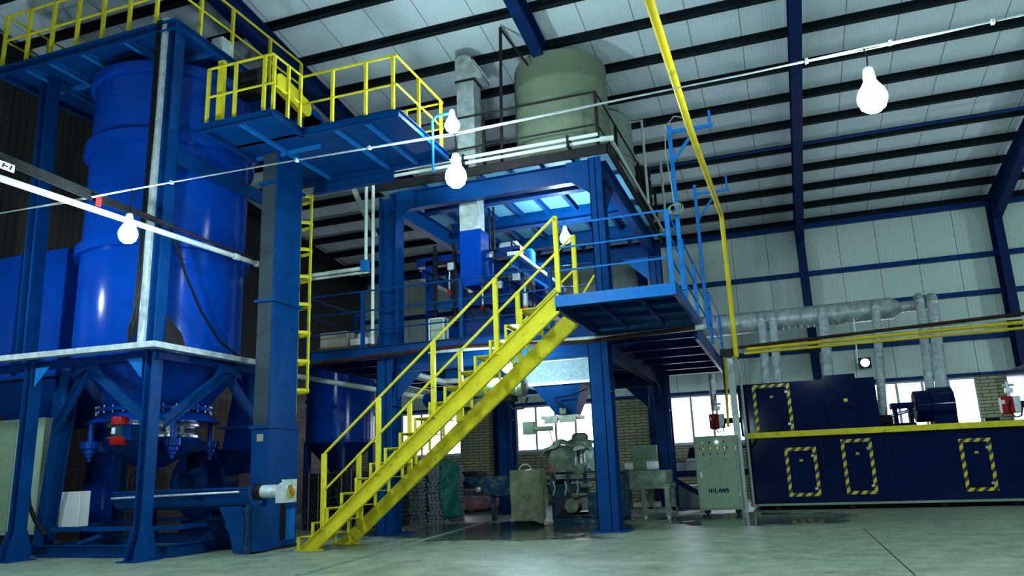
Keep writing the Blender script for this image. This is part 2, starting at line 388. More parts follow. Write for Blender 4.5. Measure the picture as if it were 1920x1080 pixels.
# gable wall on the left
m = M(); P = [(XG, -6, 3.4), (XG, YW, 3.4), (XG, YW, roofz(YW)+.2), (XG, RIDGE, roofz(RIDGE)+.2), (XG, -6, roofz(-6)+.2)]
struct('wall_left', M().prism(P, (-.12, 0, 0)), 'gable_panel', 'dark brown corrugated gable wall behind the silo', 'wall', origin=(0, 0, 0))
struct('wall_left_base', M().box(XG-.12, XG, -6, YW, 0, 3.4), 'brown_tile', 'dark brown tiled lower part of the gable wall', 'wall', origin=(0, 0, 0))
# purlins
for k in range(0, 15):
    y = YW-.1-1.26*k*CP
    if y < RIDGE: break
    z = roofz(y)
    struct('purlin', M().sweep([(-.05,0),(.05,0),(.05,.02),(-.035,.02),(-.035,.18),(.05,.18),(.05,.2),(-.05,.2)], (XG, y, z), (XR, y, z), (0, SP, CP)), 'purlin_dark', 'dark steel roof purlin', 'roof beam')['group'] = 'roof purlins'
for k in range(0, 8):
    y = RIDGE-.5-1.26*k
    struct('purlin', M().box(XG, XR, y-.05, y+.05, roofz(y), roofz(y)+.2), 'purlin_dark', 'dark steel roof purlin', 'roof beam')['group'] = 'roof purlins'
yb = 20.6
struct('roof_pipe', M().tube((-5, yb-.3, roofz(yb)-.12), (XR, yb-.3, roofz(yb)-.12), .035, 8), 'girt_blue', 'thin dark blue pipe under the roof purlins', 'pipe')
# frames: columns and rafters
fx = [-9.5, -4.1, 1.05, 6.55, 11.9]
names = ['behind the elevator platform railing', 'behind the beige water tank', 'right of the yellow gas riser', 'at the right edge of the photo', 'outside on the right']
for i, x in enumerate(fx):
    yc = YW-.42
    c = M().ibeam((x, yc, 0), (x, yc, EZ+.1), .60, .24, (0, 1, 0), .018, .014)
    o = struct('building_column', c, 'girder', 'dark blue building column ' + names[i], 'column')
    r = M()
    z0, y0 = EZ-.02, YW-.12
    def rf(yy, dep): return Vector((x, yy, roofz(yy)-dep))
    # tapered haunch + rafter
    for (xa, xb, d0, d1) in ((-.12, .12, .0, .02), ):
        pass
    top = [(YW-.1, .0), (RIDGE, .0)]
    def plate(w0, w1, a0, a1, b0, b1, yA, yB):
        A, B = roofz(yA), roofz(yB)
        r.hexa([(x+w0, yA, A-a1), (x+w1, yA, A-a1), (x+w1, yA, A-a0), (x+w0, yA, A-a0)], [(x+w0, yB, B-b1), (x+w1, yB, B-b1), (x+w1, yB, B-b0), (x+w0, yB, B-b0)])
    ym = YW-4.2
    plate(-.12, .12, .0, .02, .0, .02, YW-.12, RIDGE)
    plate(-.007, .007, .02, .80, .02, .50, YW-.12, ym); plate(-.007, .007, .02, .50, .02, .46, ym, RIDGE)
    plate(-.12, .12, .80, .82, .50, .52, YW-.6, ym); plate(-.12, .12, .50, .52, .46, .48, ym, RIDGE)
    r.box(x-.12, x+.12, RIDGE-.03, RIDGE+.03, roofz(RIDGE)-.7, roofz(RIDGE))
    plate(-.12, .12, .46, .48, .46, .48, RIDGE, -2.4); plate(-.007, .007, 0, .46, 0, .46, RIDGE, -2.4)
    struct('rafter', r, 'girder', 'dark blue roof rafter ' + names[i], 'roof beam')
struct('rafter', M().hexa([(XG+.02, YW, roofz(YW)-.3), (XG+.2, YW, roofz(YW)-.3), (XG+.2, YW, roofz(YW)), (XG+.02, YW, roofz(YW))], [(XG+.02, RIDGE, roofz(RIDGE)-.3), (XG+.2, RIDGE, roofz(RIDGE)-.3), (XG+.2, RIDGE, roofz(RIDGE)), (XG+.02, RIDGE, roofz(RIDGE))]), 'purlin_dark', 'dark rafter along the top of the gable wall', 'roof beam')
# girts on the back wall
for k, (z, lab) in enumerate(((4.46, 'lowest dark blue wall girt just above the windows'), (5.78, 'dark blue wall girt behind the spiral duct'), (6.93, 'dark blue wall girt above the spiral duct'), (8.52, 'dark blue wall girt one below the eave'), (8.92, 'dark blue eave strut along the top of the back wall'))):
    struct('girt', M().box(XG, XR, YW-.16, YW-.01, z-.075, z+.075) if z < 8.9 else M().box(XG, XR, YW-.16, YW-.01, 8.80, 8.9), 'girt_blue', lab, 'wall beam')
# ================================================================== two-storey steel tower with tanks
T = thing('steel_tower', 'two-storey blue steel tower carrying the water tanks and the landing', 'steel platform', (-5.2, 17, 0))
def column(x, y, z0, z1, dx, dy, base=True, mt='blue_steel'):
    c = obj('column', M().box(x-dx/2, x+dx/2, y-dy/2, y+dy/2, z0, z1), mt, T, bevel=.006)
    if base:
        b = M().box(x-dx/2-.10, x+dx/2+.16, y-dy/2-.12, y+dy/2+.16, z0, z0+.03)
        pass
        obj('base_plate', b, mt, c)
        for sx in (-1, 1):
            for sy in (-1, 1): obj('anchor_bolt', M().tube((x+sx*(dx/2+.06), y+sy*(dy/2+.07), z0+.03), (x+sx*(dx/2+.06), y+sy*(dy/2+.07), z0+.08), .016, 6), 'dark_rail', c)
    return c
def column_open(x, y, z0, z1, dx, dy, base=True):
    """boxed column whose right side is open with stiffener plates"""
    m = M(); t = .016
    m.box(x-dx/2, x+dx/2, y-dy/2, y-dy/2+t, z0, z1); m.box(x-dx/2, x+dx/2, y+dy/2-t, y+dy/2, z0, z1)
    m.box(x-dx/2, x-dx/2+t, y-dy/2, y+dy/2, z0, z1); m.box(x+dx/2-.13, x+dx/2-.13+t, y-dy/2, y+dy/2, z0, z1)
    k = z0+1.2
    while k < z1-.3: m.box(x+dx/2-.13, x+dx/2-.01, y-dy/2+t, y+dy/2-t, k, k+.014); k += 1.25
    c = obj('column', m, 'blue_steel', T)
    if base:
        obj('base_plate', M().box(x-dx/2-.12, x+dx/2+.17, y-dy/2-.07, y+dy/2+.17, z0, z0+.03), 'blue_steel', c)
        for sx in (-1, 1):
            for sy in (-1, 1): obj('anchor_bolt', M().tube((x+sx*(dx/2+.06)+.02, y+sy*(dy/2+.02)+.03, z0+.03), (x+sx*(dx/2+.06)+.02, y+sy*(dy/2+.02)+.03, z0+.08), .016, 6), 'dark_rail', c)
    return c
# lower columns
column_open(-3.13, 13.95, 0, 3.40, .37, .40)
column_open(-7.42, 13.72, 0, 3.40, .33, .44)
column_open(-7.25, 20.1, 0, 3.40, .40, .40)
column_open(-2.95, 20.1, 0, 3.40, .36, .40)
# upper columns
column_open(-2.96, 13.92, 3.62, 6.98, .25, .36, False)
cu = obj('column', M().ibeam((-7.47, 13.92, 3.62), (-7.47, 13.92, 6.9), .40, .36, (1, 0, 0), .02, .014), 'blue_steel', T)
column_open(-7.25, 20.1, 3.62, 6.9, .30, .36, False)
column_open(-2.85, 20.1, 3.62, 6.9, .30, .36, False)
# ---- lower deck
ZD = 3.62
d = M(); d.box(-9.22, -1.36, 13.5, 20.3, ZD-.04, ZD)
obj('lower_deck', d, 'blue_under', T)
obj('landing_deck', M().box(-3.06, -1.30, 10.86, 13.5, ZD-.03, ZD), 'blue_under', T)
# fascia beams
def beam(p, q, h, wd, mt='blue_steel', name='beam'): return obj(name, M().ibeam(p, q, h, wd), mt, T)
obj('edge_beam', M().chan((-9.24, 13.5, ZD-.12), (-3.0, 13.5, ZD-.12), .26, .08, flip=1), 'blue_steel', T)
obj('edge_beam', M().chan((-9.24, 20.3, ZD-.12), (-1.36, 20.3, ZD-.12), .26, .08), 'blue_deep', T)
obj('edge_beam', M().chan((-9.22, 20.3, ZD-.12), (-9.22, 13.5, ZD-.12), .26, .08), 'blue_deep', T)
obj('edge_beam', M().bar((-3.07, 10.86, ZD-.075), (-1.28, 10.86, ZD-.075), .06, .17), 'blue_light', T)
obj('edge_beam', M().bar((-1.29, 10.84, ZD-.07), (-1.29, 14.3, ZD-.07), .06, .18), 'blue_steel', T)
obj('edge_beam', M().bar((-3.05, 10.9, ZD-.10), (-3.05, 13.6, ZD-.10), .06, .22), 'blue_steel', T)
obj('edge_beam', M().bar((-1.38, 14.2, ZD-.16), (-1.38, 20.2, ZD-.16), .06, .30), 'blue_steel', T)
for x in (-2.5, -1.85): obj('joist', M().bar((x, 10.9, ZD-.07), (x, 13.5, ZD-.07), .05, .09), 'blue_deep', T)
for y in (11.7, 12.5): obj('joist', M().bar((-3.0, y, ZD-.07), (-1.35, y, ZD-.07), .05, .09), 'blue_deep', T)
for y in (14.3, 15.5, 16.7, 17.9, 19.1): obj('joist', M().ibeam((-3.0, y, ZD-.15), (-1.40, y, ZD-.15), .20, .09), 'blue_deep', T)
for y in (14.4, 15.5, 16.6, 17.7, 18.8): obj('joist', M().ibeam((-9.15, y, ZD-.15), (-3.1, y, ZD-.15), .20, .09), 'blue_deep', T)
beam((-3.0, 14.1, ZD-.36), (-3.0, 20.0, ZD-.36), .32, .18)
beam((-7.35, 13.9, ZD-.36), (-7.35, 20.0, ZD-.36), .32, .18)
beam((-7.3, 13.8, ZD-.36), (-3.1, 13.8, ZD-.36), .30, .16)
beam((-7.3, 20.1, ZD-.36), (-2.9, 20.1, ZD-.36), .30, .16)
beam((-7.3, 16.2, ZD-.36), (-3.1, 16.2, ZD-.36), .30, .16, 'blue_light')
for (x, y, s) in ((-3.13, 20.1, -1), (-7.42, 13.72, 1)):
    obj('gusset', M().prism([(x+s*.18, y-.01, 3.1), (x+s*.75, y-.01, 3.1), (x+s*.18, y-.01, 2.55)], (0, .02, 0)), 'blue_steel', T)
obj('gusset', M().prism([(-2.95, 19.9, 3.1), (-2.95, 19.3, 3.1), (-2.95, 19.9, 2.5)], (.02, 0, 0)), 'blue_steel', T)
# ---- upper deck
ZU = 7.15
obj('upper_deck', M().box(-7.78, -2.68, 13.7, 20.35, ZU-.05, ZU), 'deck_plate', T)
obj('edge_angle', M().box(-7.80, -2.66, 13.66, 13.70, ZU-.16, ZU+.03).box(-2.68, -2.64, 13.66, 20.4, ZU-.16, ZU+.03), 'dark_rail', T)
beam((-7.45, 13.86, 6.74), (-3.0, 13.86, 6.74), .40, .18)
beam((-2.86, 13.9, 6.74), (-2.86, 20.2, 6.74), .40, .20)
beam((-7.45, 13.9, 6.74), (-7.30, 20.2, 6.74), .40, .20)
beam((-7.3, 15.2, 6.99), (-3.0, 15.2, 6.99), .20, .20)
beam((-7.3, 16.75, 6.93), (-2.9, 16.75, 6.93), .32, .20)
beam((-7.3, 18.7, 6.93), (-2.9, 18.7, 6.93), .32, .20)
beam((-7.3, 20.15, 6.74), (-2.9, 20.15, 6.74), .36, .20)
for y0, y1 in ((13.95, 15.15), (15.25, 16.7), (16.8, 18.65), (18.75, 20.1)):
    for x in (-6.7, -6.05, -5.4, -4.75, -4.1, -3.45):
        obj('joist', M().ibeam((x, y0, 7.035), (x, y1, 7.035), .12, .08), 'blue_steel', T)
for (x, s) in ((-3.08, -1), (-7.3, 1)):
    obj('gusset', M().prism([(x, 13.87, 6.6), (x+s*.42, 13.87, 6.6), (x+s*.62, 13.87, 6.95), (x, 13.87, 6.95), (x, 13.87, 6.1)][:4] if False else [(x, 13.74, 6.25), (x+s*.45, 13.74, 6.60), (x+s*.45, 13.74, 6.95), (x, 13.74, 6.95)], (0, .02, 0)), 'blue_steel', T)
obj('gusset', M().prism([(-2.86, 14.1, 6.0), (-2.86, 14.75, 6.55), (-2.86, 14.1, 6.55)], (.02, 0, 0)), 'blue_steel', T)
obj('gusset', M().prism([(-3.02, 20.0, 5.9), (-3.7, 20.0, 6.55), (-3.02, 20.0, 6.55)], (0, .02, 0)), 'blue_light', T)
obj('brace', M().bar(onY(617, 256, 13.3), onY(705, 445, 13.75), .11, .11), 'machine_green', T)
# ---- guard rails
yl = 13.5
rail(T, [(-9.2, yl, ZD), (-3.08, yl, ZD)], (.36, .77, 1.18), [(-9.2, yl, ZD), (-7.9, yl, ZD), (-5.72, yl, ZD), (-3.9, yl, ZD)], 'blue_steel', .018, .07)
rail(T, [(-9.2, yl, ZD), (-9.2, 17.2, ZD)], (.36, .77, 1.18), [(-9.2, 15.4, ZD), (-9.2, 17.2, ZD)], 'blue_steel', .018, .06)
rail(T, [(-8.9, 20.2, ZD), (-3.2, 20.2, ZD)], (.36, .77, 1.18), [(-8.9, 20.2, ZD), (-6.0, 20.2, ZD), (-4.2, 20.2, ZD)], 'blue_steel', .016, .05)
rail(T, [(-2.98, 10.88, ZD), (-1.32, 10.88, ZD), (-1.32, 19.9, ZD)], (.40, .76, 1.12), [(-1.32, 10.88, ZD), (-1.32, 12.5, ZD), (-1.32, 14.2, ZD), (-1.32, 17.0, ZD), (-1.32, 19.8, ZD)], 'blue_light', .018, .065)
for (x, y) in ((-1.22, 11.35), (-1.22, 15.0)):
    br = obj('riser_bracket', M().bar((x, y, ZD), (x, y, 6.25 if y < 13 else 6.55), .06).bar((x, y, 6.15 if y < 13 else 6.35), (x+.66, y, 6.15 if y < 13 else 6.35), .05).bar((x, y, 5.65 if y < 13 else 5.8), (x+.42, y, 6.15 if y < 13 else 6.35), .04).bar((x+.62, y, 6.15 if y < 13 else 6.35), (x+.62, y, 6.4 if y < 13 else 6.65), .035), 'blue_light', T)
zu = ZU
rail(T, [(-7.0, 13.78, zu), (-2.86, 13.78, zu), (-2.70, 20.2, zu)], (.52, 1.22), [(-2.86, 13.78, zu), (-5.25, 13.78, zu), (-2.82, 15.5, zu), (-2.75, 17.8, zu), (-2.7, 20.1, zu)], 'dark_rail', .022, .06)
mp = M()
for z, dy in ((7.10, .0), (7.02, .0)):
    pass
# ---- white pipes round the upper deck
wp = thing('water_pipe', 'white plastic water pipes running round the edge of the upper tank deck', 'pipe', (-5, 13.6, 7.1))
obj('pipe_run', M().poly([(-7.72, 13.58, 3.7), (-7.72, 13.58, 7.17), (-7.6, 13.56, 7.24), (-2.75, 13.56, 7.24), (-2.58, 13.62, 7.24), (-2.56, 20.0, 7.24)], .035, 10), 'white_pvc', wp)
obj('pipe_run', M().poly([(-7.85, 13.52, 5.35), (-7.85, 13.52, 7.16), (-7.8, 13.5, 7.30), (-7.6, 13.5, 7.33), (-2.8, 13.5, 7.33)], .035, 10), 'white_pvc', wp)
obj('pipe_run', M().poly([(-10.2, 13.5, 5.28), (-7.9, 13.5, 5.30), (-7.85, 13.5, 5.36)], .042, 10), 'white_pvc', wp)
obj('pipe_run', M().poly([(-10.2, 13.55, 5.22), (-7.8, 13.55, 5.22)], .03, 10), 'white_pvc', wp)
for x in (-7.3, -5.6, -3.4): obj('clip', M().box(x-.02, x+.02, 13.45, 13.7, 7.16, 7.40), 'dark_rail', wp)
obj('elbow', M().tube((-2.78, 13.56, 7.24), (-2.52, 13.60, 7.24), .055, 12), 'white_pvc', wp)
obj('valve', M().box(-7.92, -7.78, 13.42, 13.56, 5.22, 5.45), 'blue_light', wp)
bp = thing('brown_pipe', 'rusty brown pipe with silver wrap along the front of the lower deck', 'pipe', (-5, 13.3, 3.4))
obj('pipe_run', M().poly([(-9.3, 13.30, 3.36), (-5.7, 13.30, 3.44), (-3.3, 13.30, 3.30), (-1.3, 13.30, 3.38)], .04, 10), 'brown_pipe', bp)
obj('silver_wrap', M().poly([onY(950, 642, 13.34)-Vector((1.6, 0, .03)), onY(1150, 632, 13.34), onY(1320, 613, 13.34)], .05, 10), 'galv', bp)
# ================================================================== staircase
SY0, SY1 = 10.9, 11.98
ST = thing('staircase', 'steep yellow steel staircase up to the landing', 'stairs', (-5.2, 11.4, 0))
sa, sb = Vector((-7.32, 0, .0)), Vector((-3.03, 0, 3.55))
nv = Vector((-.64, 0, .77))
for y in (SY0, SY1):
    m = M()
    # side plate with a flange on both edges, cut level at the floor and plumb at the landing
    lo = [Vector((-7.48, y, 0)), Vector((-7.17, y, 0)), Vector((-3.03, y, 3.38)), Vector((-3.03, y, 3.72))]
    m.prism(lo, (0, .012, 0))
    s = -1 if y == SY0 else 1
    for k in ((0, 3), (1, 2)):
        p, q = lo[k[0]], lo[k[1]]
        m.bar(p+Vector((0, .006+.03*s, 0)), q+Vector((0, .006+.03*s, 0)), .075, .014, nv)
    obj('stringer', m, 'yellow', ST)
    obj('foot_plate', M().box(-7.54, -7.10, y-.08, y+.09, 0, .02), 'yellow', ST)
for i in range(16):
    xf, z = -7.53+.2585*i, .21+.2195*i
    t = obj('tread', M().box(xf, xf+.25, SY0+.01, SY1, z-.010, z).box(xf, xf+.008, SY0+.01, SY1, z-.04, z), 'yellow', ST)
    for yy in (SY0-.012, SY1-.03): obj('tread_bracket', M().box(xf, xf+.035, yy, yy+.04, max(0, z-.26), z), 'yellow', t)
for y in (SY0, SY1):
    yy = y
    hp = [onY(p, q, SY0) for p, q in ((608, 851), (1040, 406))]
    g = obj('hand_rail', M().poly([(hp[0].x, yy, hp[0].z), (hp[1].x, yy, hp[1].z)], .022, 10).poly([(hp[0].x, yy, hp[0].z-.58), (hp[1].x, yy, hp[1].z-.58)], .018, 10), 'yellow', ST)
    for p in (608, 707, 810, 927, 1040):
        t = (p-608)/(1040-608); X = hp[0].x+(hp[1].x-hp[0].x)*(t**.96)
        zt = hp[0].z+(hp[1].z-hp[0].z)*(X-hp[0].x)/(hp[1].x-hp[0].x)
        zb = max(0.0, .836*(X+7.48)-.06)
        obj('post', M().box(X-.035, X+.035, yy-.03, yy+.03, zb+.02, zt), 'yellow', g)
obj('rail_link', M().poly([(hp[1].x, SY1, ZD+.1), (hp[1].x+.32, SY1, ZD+.55)], .018, 8), 'yellow', ST)
# ================================================================== silo
CX, CY, CR = -10.78, 11.12, 1.42
SI = thing('silo', 'tall blue cylindrical silo with flanged rings in the left foreground', 'silo', (CX, CY, 0))
prof = [(CR, 3.25), (CR, 5.12), (CR+.10, 5.12), (CR+.10, 5.30), (CR, 5.33), (CR, 7.08), (CR+.10, 7.08), (CR+.10, 7.27), (CR, 7.30), (CR, 8.42), (CR+.08, 8.42), (CR+.08, 8.60), (CR*.98, 8.62), (.4, 8.80), (0, 8.80)]
obj('shell', M().lathe(prof, (CX, CY, 0), 96), 'blue_silo', SI)
obj('cone', M().lathe([(CR, 3.25), (CR+.04, 3.22), (CR+.04, 3.12), (CR-.06, 3.06), (.86, 2.42), (1.0, 2.42), (1.0, 2.36), (.86, 2.36)], (CX, CY, 0), 96), 'blue_silo', SI)
rb = M()
for i in range(28):
    a = 2*math.pi*i/28; rb.tube((CX+.95*math.cos(a), CY+.95*math.sin(a), 2.33), (CX+.95*math.cos(a), CY+.95*math.sin(a), 2.46), .016, 6)
obj('flange_bolts', rb, 'chrome', SI)
vb = obj('vibrating_bottom', M().lathe([(.86, 2.36), (1.08, 2.20), (1.12, 2.16), (.80, 2.14)], (CX, CY, 0), 64), 'blue_silo', SI)
obj('sleeve', M().lathe([(.74, 2.16), (.78, 2.14), (.78, 2.10), (.72, 2.08), (.74, 1.98), (.70, 1.96), (.78, 1.94), (.78, 1.90), (.7, 1.88)], (CX, CY, 0), 64), 'chrome', vb)
obj('dish', M().lathe([(.80, 1.90), (.82, 1.86), (.74, 1.72), (.52, 1.58), (.30, 1.46), (.22, 1.40), (.22, 1.30)], (CX, CY, 0), 64), 'blue_deep', vb)
for a in (-.5, 1.07, 2.64, 4.2):
    cx, cy = CX+1.02*math.cos(a), CY+1.02*math.sin(a)
    obj('hanger', M().lathe([(.05, 2.2), (.05, 1.86), (.13, 1.86), (.13, 1.74), (.09, 1.72), (.09, 1.66), (.06, 1.64), (.06, 1.60), (.03, 1.58), (.03, 1.52)], (cx, cy, 0), 16), 'blue_silo', vb)
    obj('lug', M().prism([(CX+.7*math.cos(a), CY+.7*math.sin(a), 1.86), (cx+.14*math.cos(a), cy+.14*math.sin(a), 1.86), (cx+.14*math.cos(a), cy+.14*math.sin(a), 1.74), (CX+.7*math.cos(a), CY+.7*math.sin(a), 1.66)], (.10*math.sin(a), -.10*math.cos(a), 0)), 'blue_deep', vb)
vc = onY(224, 808, 9.85)
vm = obj('vibrator_motor', M().lathe([(.09, -.10), (.105, -.09), (.105, .09), (.09, .10)], vc, 24), 'machine_blue', SI)
for s in (-1, 1): obj('end_cap', M().lathe([(.11, s*.09), (.135, s*.10), (.135, s*.20), (.12, s*.225), (0, s*.225)], vc, 24), 'red', vm)
obj('name_plate', M().box(vc.x-.05, vc.x+.02, vc.y-.112, vc.y-.10, vc.z-.05, vc.z+.05), 'white', vm)
obj('mount', M().box(vc.x+.06, vc.x+.26, vc.y-.02, vc.y+.5, vc.z-.16, vc.z+.10), 'blue_deep', vm)
rv = obj('rotary_valve', M().lathe([(.24, -.20), (.26, -.2), (.26, -.14), (.22, -.12), (.22, .12), (.26, .14), (.26, .2), (.24, .2)], (CX+.05, CY-.1, 1.12), 24, (1, 0, 0)), 'dark_rail', SI)
# splayed legs and inverted V braces
legs = {'left': (Vector((-11.98, 10.10, .18)), Vector((-11.40, 9.84, 3.10))), 'right': (Vector((-9.20, 12.30, .18)), Vector((-9.34, 12.05, 3.10))),
        'back': (Vector((-11.98, 12.40, .18)), Vector((-11.85, 12.05, 3.10)))}
for b, t in legs.values(): obj('leg', M().ibeam(b, t, .24, .20, (0, 1, 0), .016, .012), 'blue_steel', SI)
def lerp(p, f): return p[0]+(p[1]-p[0])*f
for a, b, top in ((lerp(legs['left'], .64)+Vector((.02, -.1, 0)), Vector((-9.46, 9.62, 2.05)), Vector((-10.72, 9.60, 3.0))), (Vector((-9.22, 9.68, 2.05)), lerp(legs['right'], .62)+Vector((.12, 0, 0)), Vector((-9.24, 11.1, 3.0)))):
    for q in (a, b): obj('brace', M().chan(q, top, .16, .08, (0, 0, 1)), 'blue_steel', SI)
    dd = Vector((b.x-a.x, b.y-a.y, 0)).normalized(); nrm = Vector((dd.y, -dd.x, 0))*.05
    obj('gusset', M().prism([top+dd*.34+nrm+Vector((0, 0, -.12)), top+dd*.26+nrm+Vector((0, 0, .10)), top-dd*.26+nrm+Vector((0, 0, .10)), top-dd*.34+nrm+Vector((0, 0, -.12)), top+nrm+Vector((0, 0, -.02))], nrm*.3), 'blue_steel', SI)
P4 = [Vector((-12.05, 10.05, 0)), Vector((-9.2, 9.95, 0)), Vector((-9.15, 12.35, 0)), Vector((-12.05, 12.45, 0))]
for a, b in zip(P4, P4[1:]+P4[:1]):
    obj('base_beam', M().ibeam(a+Vector((0, 0, .10)), b+Vector((0, 0, .10)), .18, .12), 'blue_steel', SI)
    obj('tie_bar', M().bar(a+Vector((0, 0, .44)), b+Vector((0, 0, .44)), .05, .07), 'blue_steel', SI)
    mid = (a+b)/2; obj('strut', M().bar(mid+Vector((-.5*(b-a).normalized().x, -.5*(b-a).normalized().y, .2)), mid+Vector((0, 0, .34)), .06), 'blue_steel', SI)
# ================================================================== silo walkway frame
WF = thing('walkway_frame', 'blue steel frame with a yellow railed top walkway around the silo', 'steel frame', (-11, 11, 0))
ZW = 8.95
def stanchion(x, y, z1, wd=.22, dp=.15, foot=True):
    c = obj('column', M().ibeam((x, y, .02), (x, y, z1), dp, wd, (1, 0, 0), .014, .010), 'blue_steel', WF)
    if foot:
        m = M()
        for s in (-1, 1):
            xx = x+s*(dp/2+.004)
            m.prism([(xx, y-wd/2-.11, .02), (xx, y+wd/2+.11, .02), (xx, y+wd/2+.10, .14), (xx, y+wd/2+.01, .46), (xx, y-wd/2-.01, .46), (xx, y-wd/2-.10, .14)], (.014*s, 0, 0))
        m.box(x-dp/2-.14, x+dp/2+.1, y-wd/2-.14, y+wd/2+.14, 0, .02)
        obj('foot', m, 'blue_steel', c)
stanchion(-9.32, 9.52, 8.86)
stanchion(-11.80, 9.46, 3.25)
uc = onY(72, 420, 9.9)
obj('column', M().ibeam((uc.x, 9.95, 3.3), (uc.x-.15, 9.95, 8.86), .22, .26, (1, 0, 0)), 'blue_steel', WF)
stanchion(-9.30, 12.9, 8.86)
# galvanised cable tray ring at 3.3 m
tr = obj('cable_tray', M().bar((-13.6, 9.28, 3.27), (-9.10, 9.28, 3.22), .16, .09).bar((-9.12, 9.22, 3.22), (-9.12, 12.2, 3.22), .16, .09), 'galv', WF)
obj('ring_beam', M().ibeam((-13.4, 9.50, 3.12), (-9.2, 9.50, 3.10), .14, .10), 'blue_deep', WF)
obj('ring_beam', M().ibeam((-9.25, 9.5, 3.10), (-9.25, 12.9, 3.10), .14, .10), 'blue_deep', WF)
for p in ((-9.42, 9.44), (-11.65, 9.40)):
    obj('gusset', M().prism([(p[0]-.03, p[1]-.04, 3.06), (p[0]-.34, p[1]-.04, 3.06), (p[0]-.03, p[1]-.04, 2.74)] if p[0] > -10 else [(p[0]+.0, p[1]-.04, 3.06), (p[0]+.30, p[1]-.04, 3.06), (p[0]+.0, p[1]-.04, 2.74)], (0, .015, 0)), 'blue_light', WF)
obj('knee_plate', M().prism([(-9.22, 9.6, 3.3), (-9.22, 10.05, 3.3), (-9.22, 9.95, 3.5), (-9.22, 9.62, 3.75)], (.015, 0, 0)), 'dark_rail', WF)
st = obj('cable_channel', M().chan((-9.47, 9.36, 3.3), (-9.47, 9.36, 9.05), .12, .05, (1, 0, 0)).box(-9.53, -9.41, 9.352, 9.36, 3.3, 9.05), 'galv', WF)
# top walkway
dk = M().box(-13.45, -9.22, 9.35, 9.98, ZW-.03, ZW).box(-13.45, -12.32, 9.98, 13.2, ZW-.03, ZW).box(-12.32, -9.22, 12.6, 13.2, ZW-.03, ZW).box(-12.32, -9.22, 9.98, 12.6, ZW-.03, ZW)
obj('deck', dk, 'blue_steel', WF)
for a, b in (((-13.5, 9.38), (-9.2, 9.38)), ((-9.24, 9.38), (-9.24, 13.2)), ((-13.45, 9.38), (-13.45, 13.2)), ((-13.45, 13.2), (-9.2, 13.2))):
    obj('edge_beam', M().chan((*a, ZW-.09), (*b, ZW-.09), .18, .07), 'blue_steel', WF)
for x in (-12.8, -12.2, -11.4, -10.4): obj('joist', M().ibeam((x, 9.4, ZW-.09), (x, 13.2, ZW-.09), .12, .08), 'blue_light', WF)
for y in (10.4, 11.6): obj('joist', M().bar((-13.4, y, ZW-.07), (-9.3, y, ZW-.07), .06, .08), 'blue_light', WF)
pp = [(-13.42+i*.62, 9.40, ZW) for i in range(7)]
rail(WF, [(-13.42, 9.40, ZW), (-9.26, 9.40, ZW)], (.60, 1.13), pp, 'yellow', .026, .055)
rail(WF, [(-13.42, 9.40, ZW), (-13.42, 11.2, ZW)], (.60, 1.13), [(-13.42, 10.3, ZW), (-13.42, 11.2, ZW)], 'yellow', .022, .05)
rail(WF, [(-9.27, 9.40, ZW), (-9.27, 13.1, ZW)], (.60, 1.13), [(-9.27, 10.0, ZW), (-9.27, 10.85, ZW), (-9.27, 12.0, ZW), (-9.27, 13.1, ZW)], 'yellow', .024, .055)
ka = onX(322, 228, -9.27); kb = onX(470, 330, -9.27)
obj('side_beam', M().chan((-9.27, 9.5, 6.55), (-9.27, 13.0, 6.55), .24, .09, flip=-1), 'blue_steel', WF)
obj('control_box', M().box(-9.4, -9.15, 10.45, 10.75, ZW, ZW+.28), 'galv', WF)
# black cables down the corner
cb = M()
for i in range(5):
    o = Vector((-9.60+.02*i, 9.34+.012*(i % 2), 0)); cb.poly([(o.x, o.y, 9.0), (o.x+.01, o.y, 7), (o.x-.03*(i % 3), o.y, 5.2), (o.x-.01, o.y, 4.4), (o.x+.02, o.y-.05, 3.9), (o.x-.06*(i % 3), o.y-.03, 3.5), (o.x-.1, o.y-.02, 3.28)], .016, 6)
tag(obj('cable_bundle', cb, 'black'), 'bundle of black cables hanging down the front corner of the silo frame', 'cable')
dc = [onX(p, q, -9.08) for p, q in ((318, 425), (332, 462), (348, 515), (378, 585), (412, 640), (460, 678))]
tag(obj('hanging_cable', M().poly(dc, .022, 8), 'black'), 'single black cable sagging across the right side of the silo', 'cable')
# white pipe and black cable run from the left edge
p0, p1 = onX(-30, 324, -8.9), onX(490, 497, -8.9)
pp = thing('conduit_pipe', 'long white plastic conduit crossing in front of the silo', 'pipe', p0)
obj('pipe_run', M().poly([p0, p1+(p1-p0)*.15], .045, 12), 'white_pvc', pp)
for f in (.86, .97): obj('coupling', M().tube(p0+(p1-p0)*f, p0+(p1-p0)*(f+.02), .058, 12), 'white_pvc', pp)
q0, q1, q2 = onX(-30, 282, -8.9), onX(306, 418, -8.9), onX(490, 492, -8.9)
cbm = M()
for i in range(6):
    o = Vector((0, 0, .022*(i-2.5))); cbm.poly([q0+o, (q0+q1)/2+o*1.2+Vector((.02, 0, -.03)), q1+o*.5], .016, 6)
cr = thing('cable_run', 'thick black cable run with a white tag above the white conduit', 'cable', q0)
obj('cables', cbm, 'black', cr)
obj('brown_sleeve', M().poly([q1-Vector((0, .6, -.03)), q1, q2+(q2-q1)*.2], .022, 8), 'brown_pipe', cr)
tg = onX(11, 312, -8.83); obj('white_tag', M().box(tg.x, tg.x+.01, tg.y-.10, tg.y+.11, tg.z-.05, tg.z+.05), 'white', cr)
m = M()
for dy in (-.05, .05): m.bar((tg.x+.012, tg.y+dy, tg.z-.03), (tg.x+.012, tg.y+dy+.02, tg.z+.03), .012, .012)
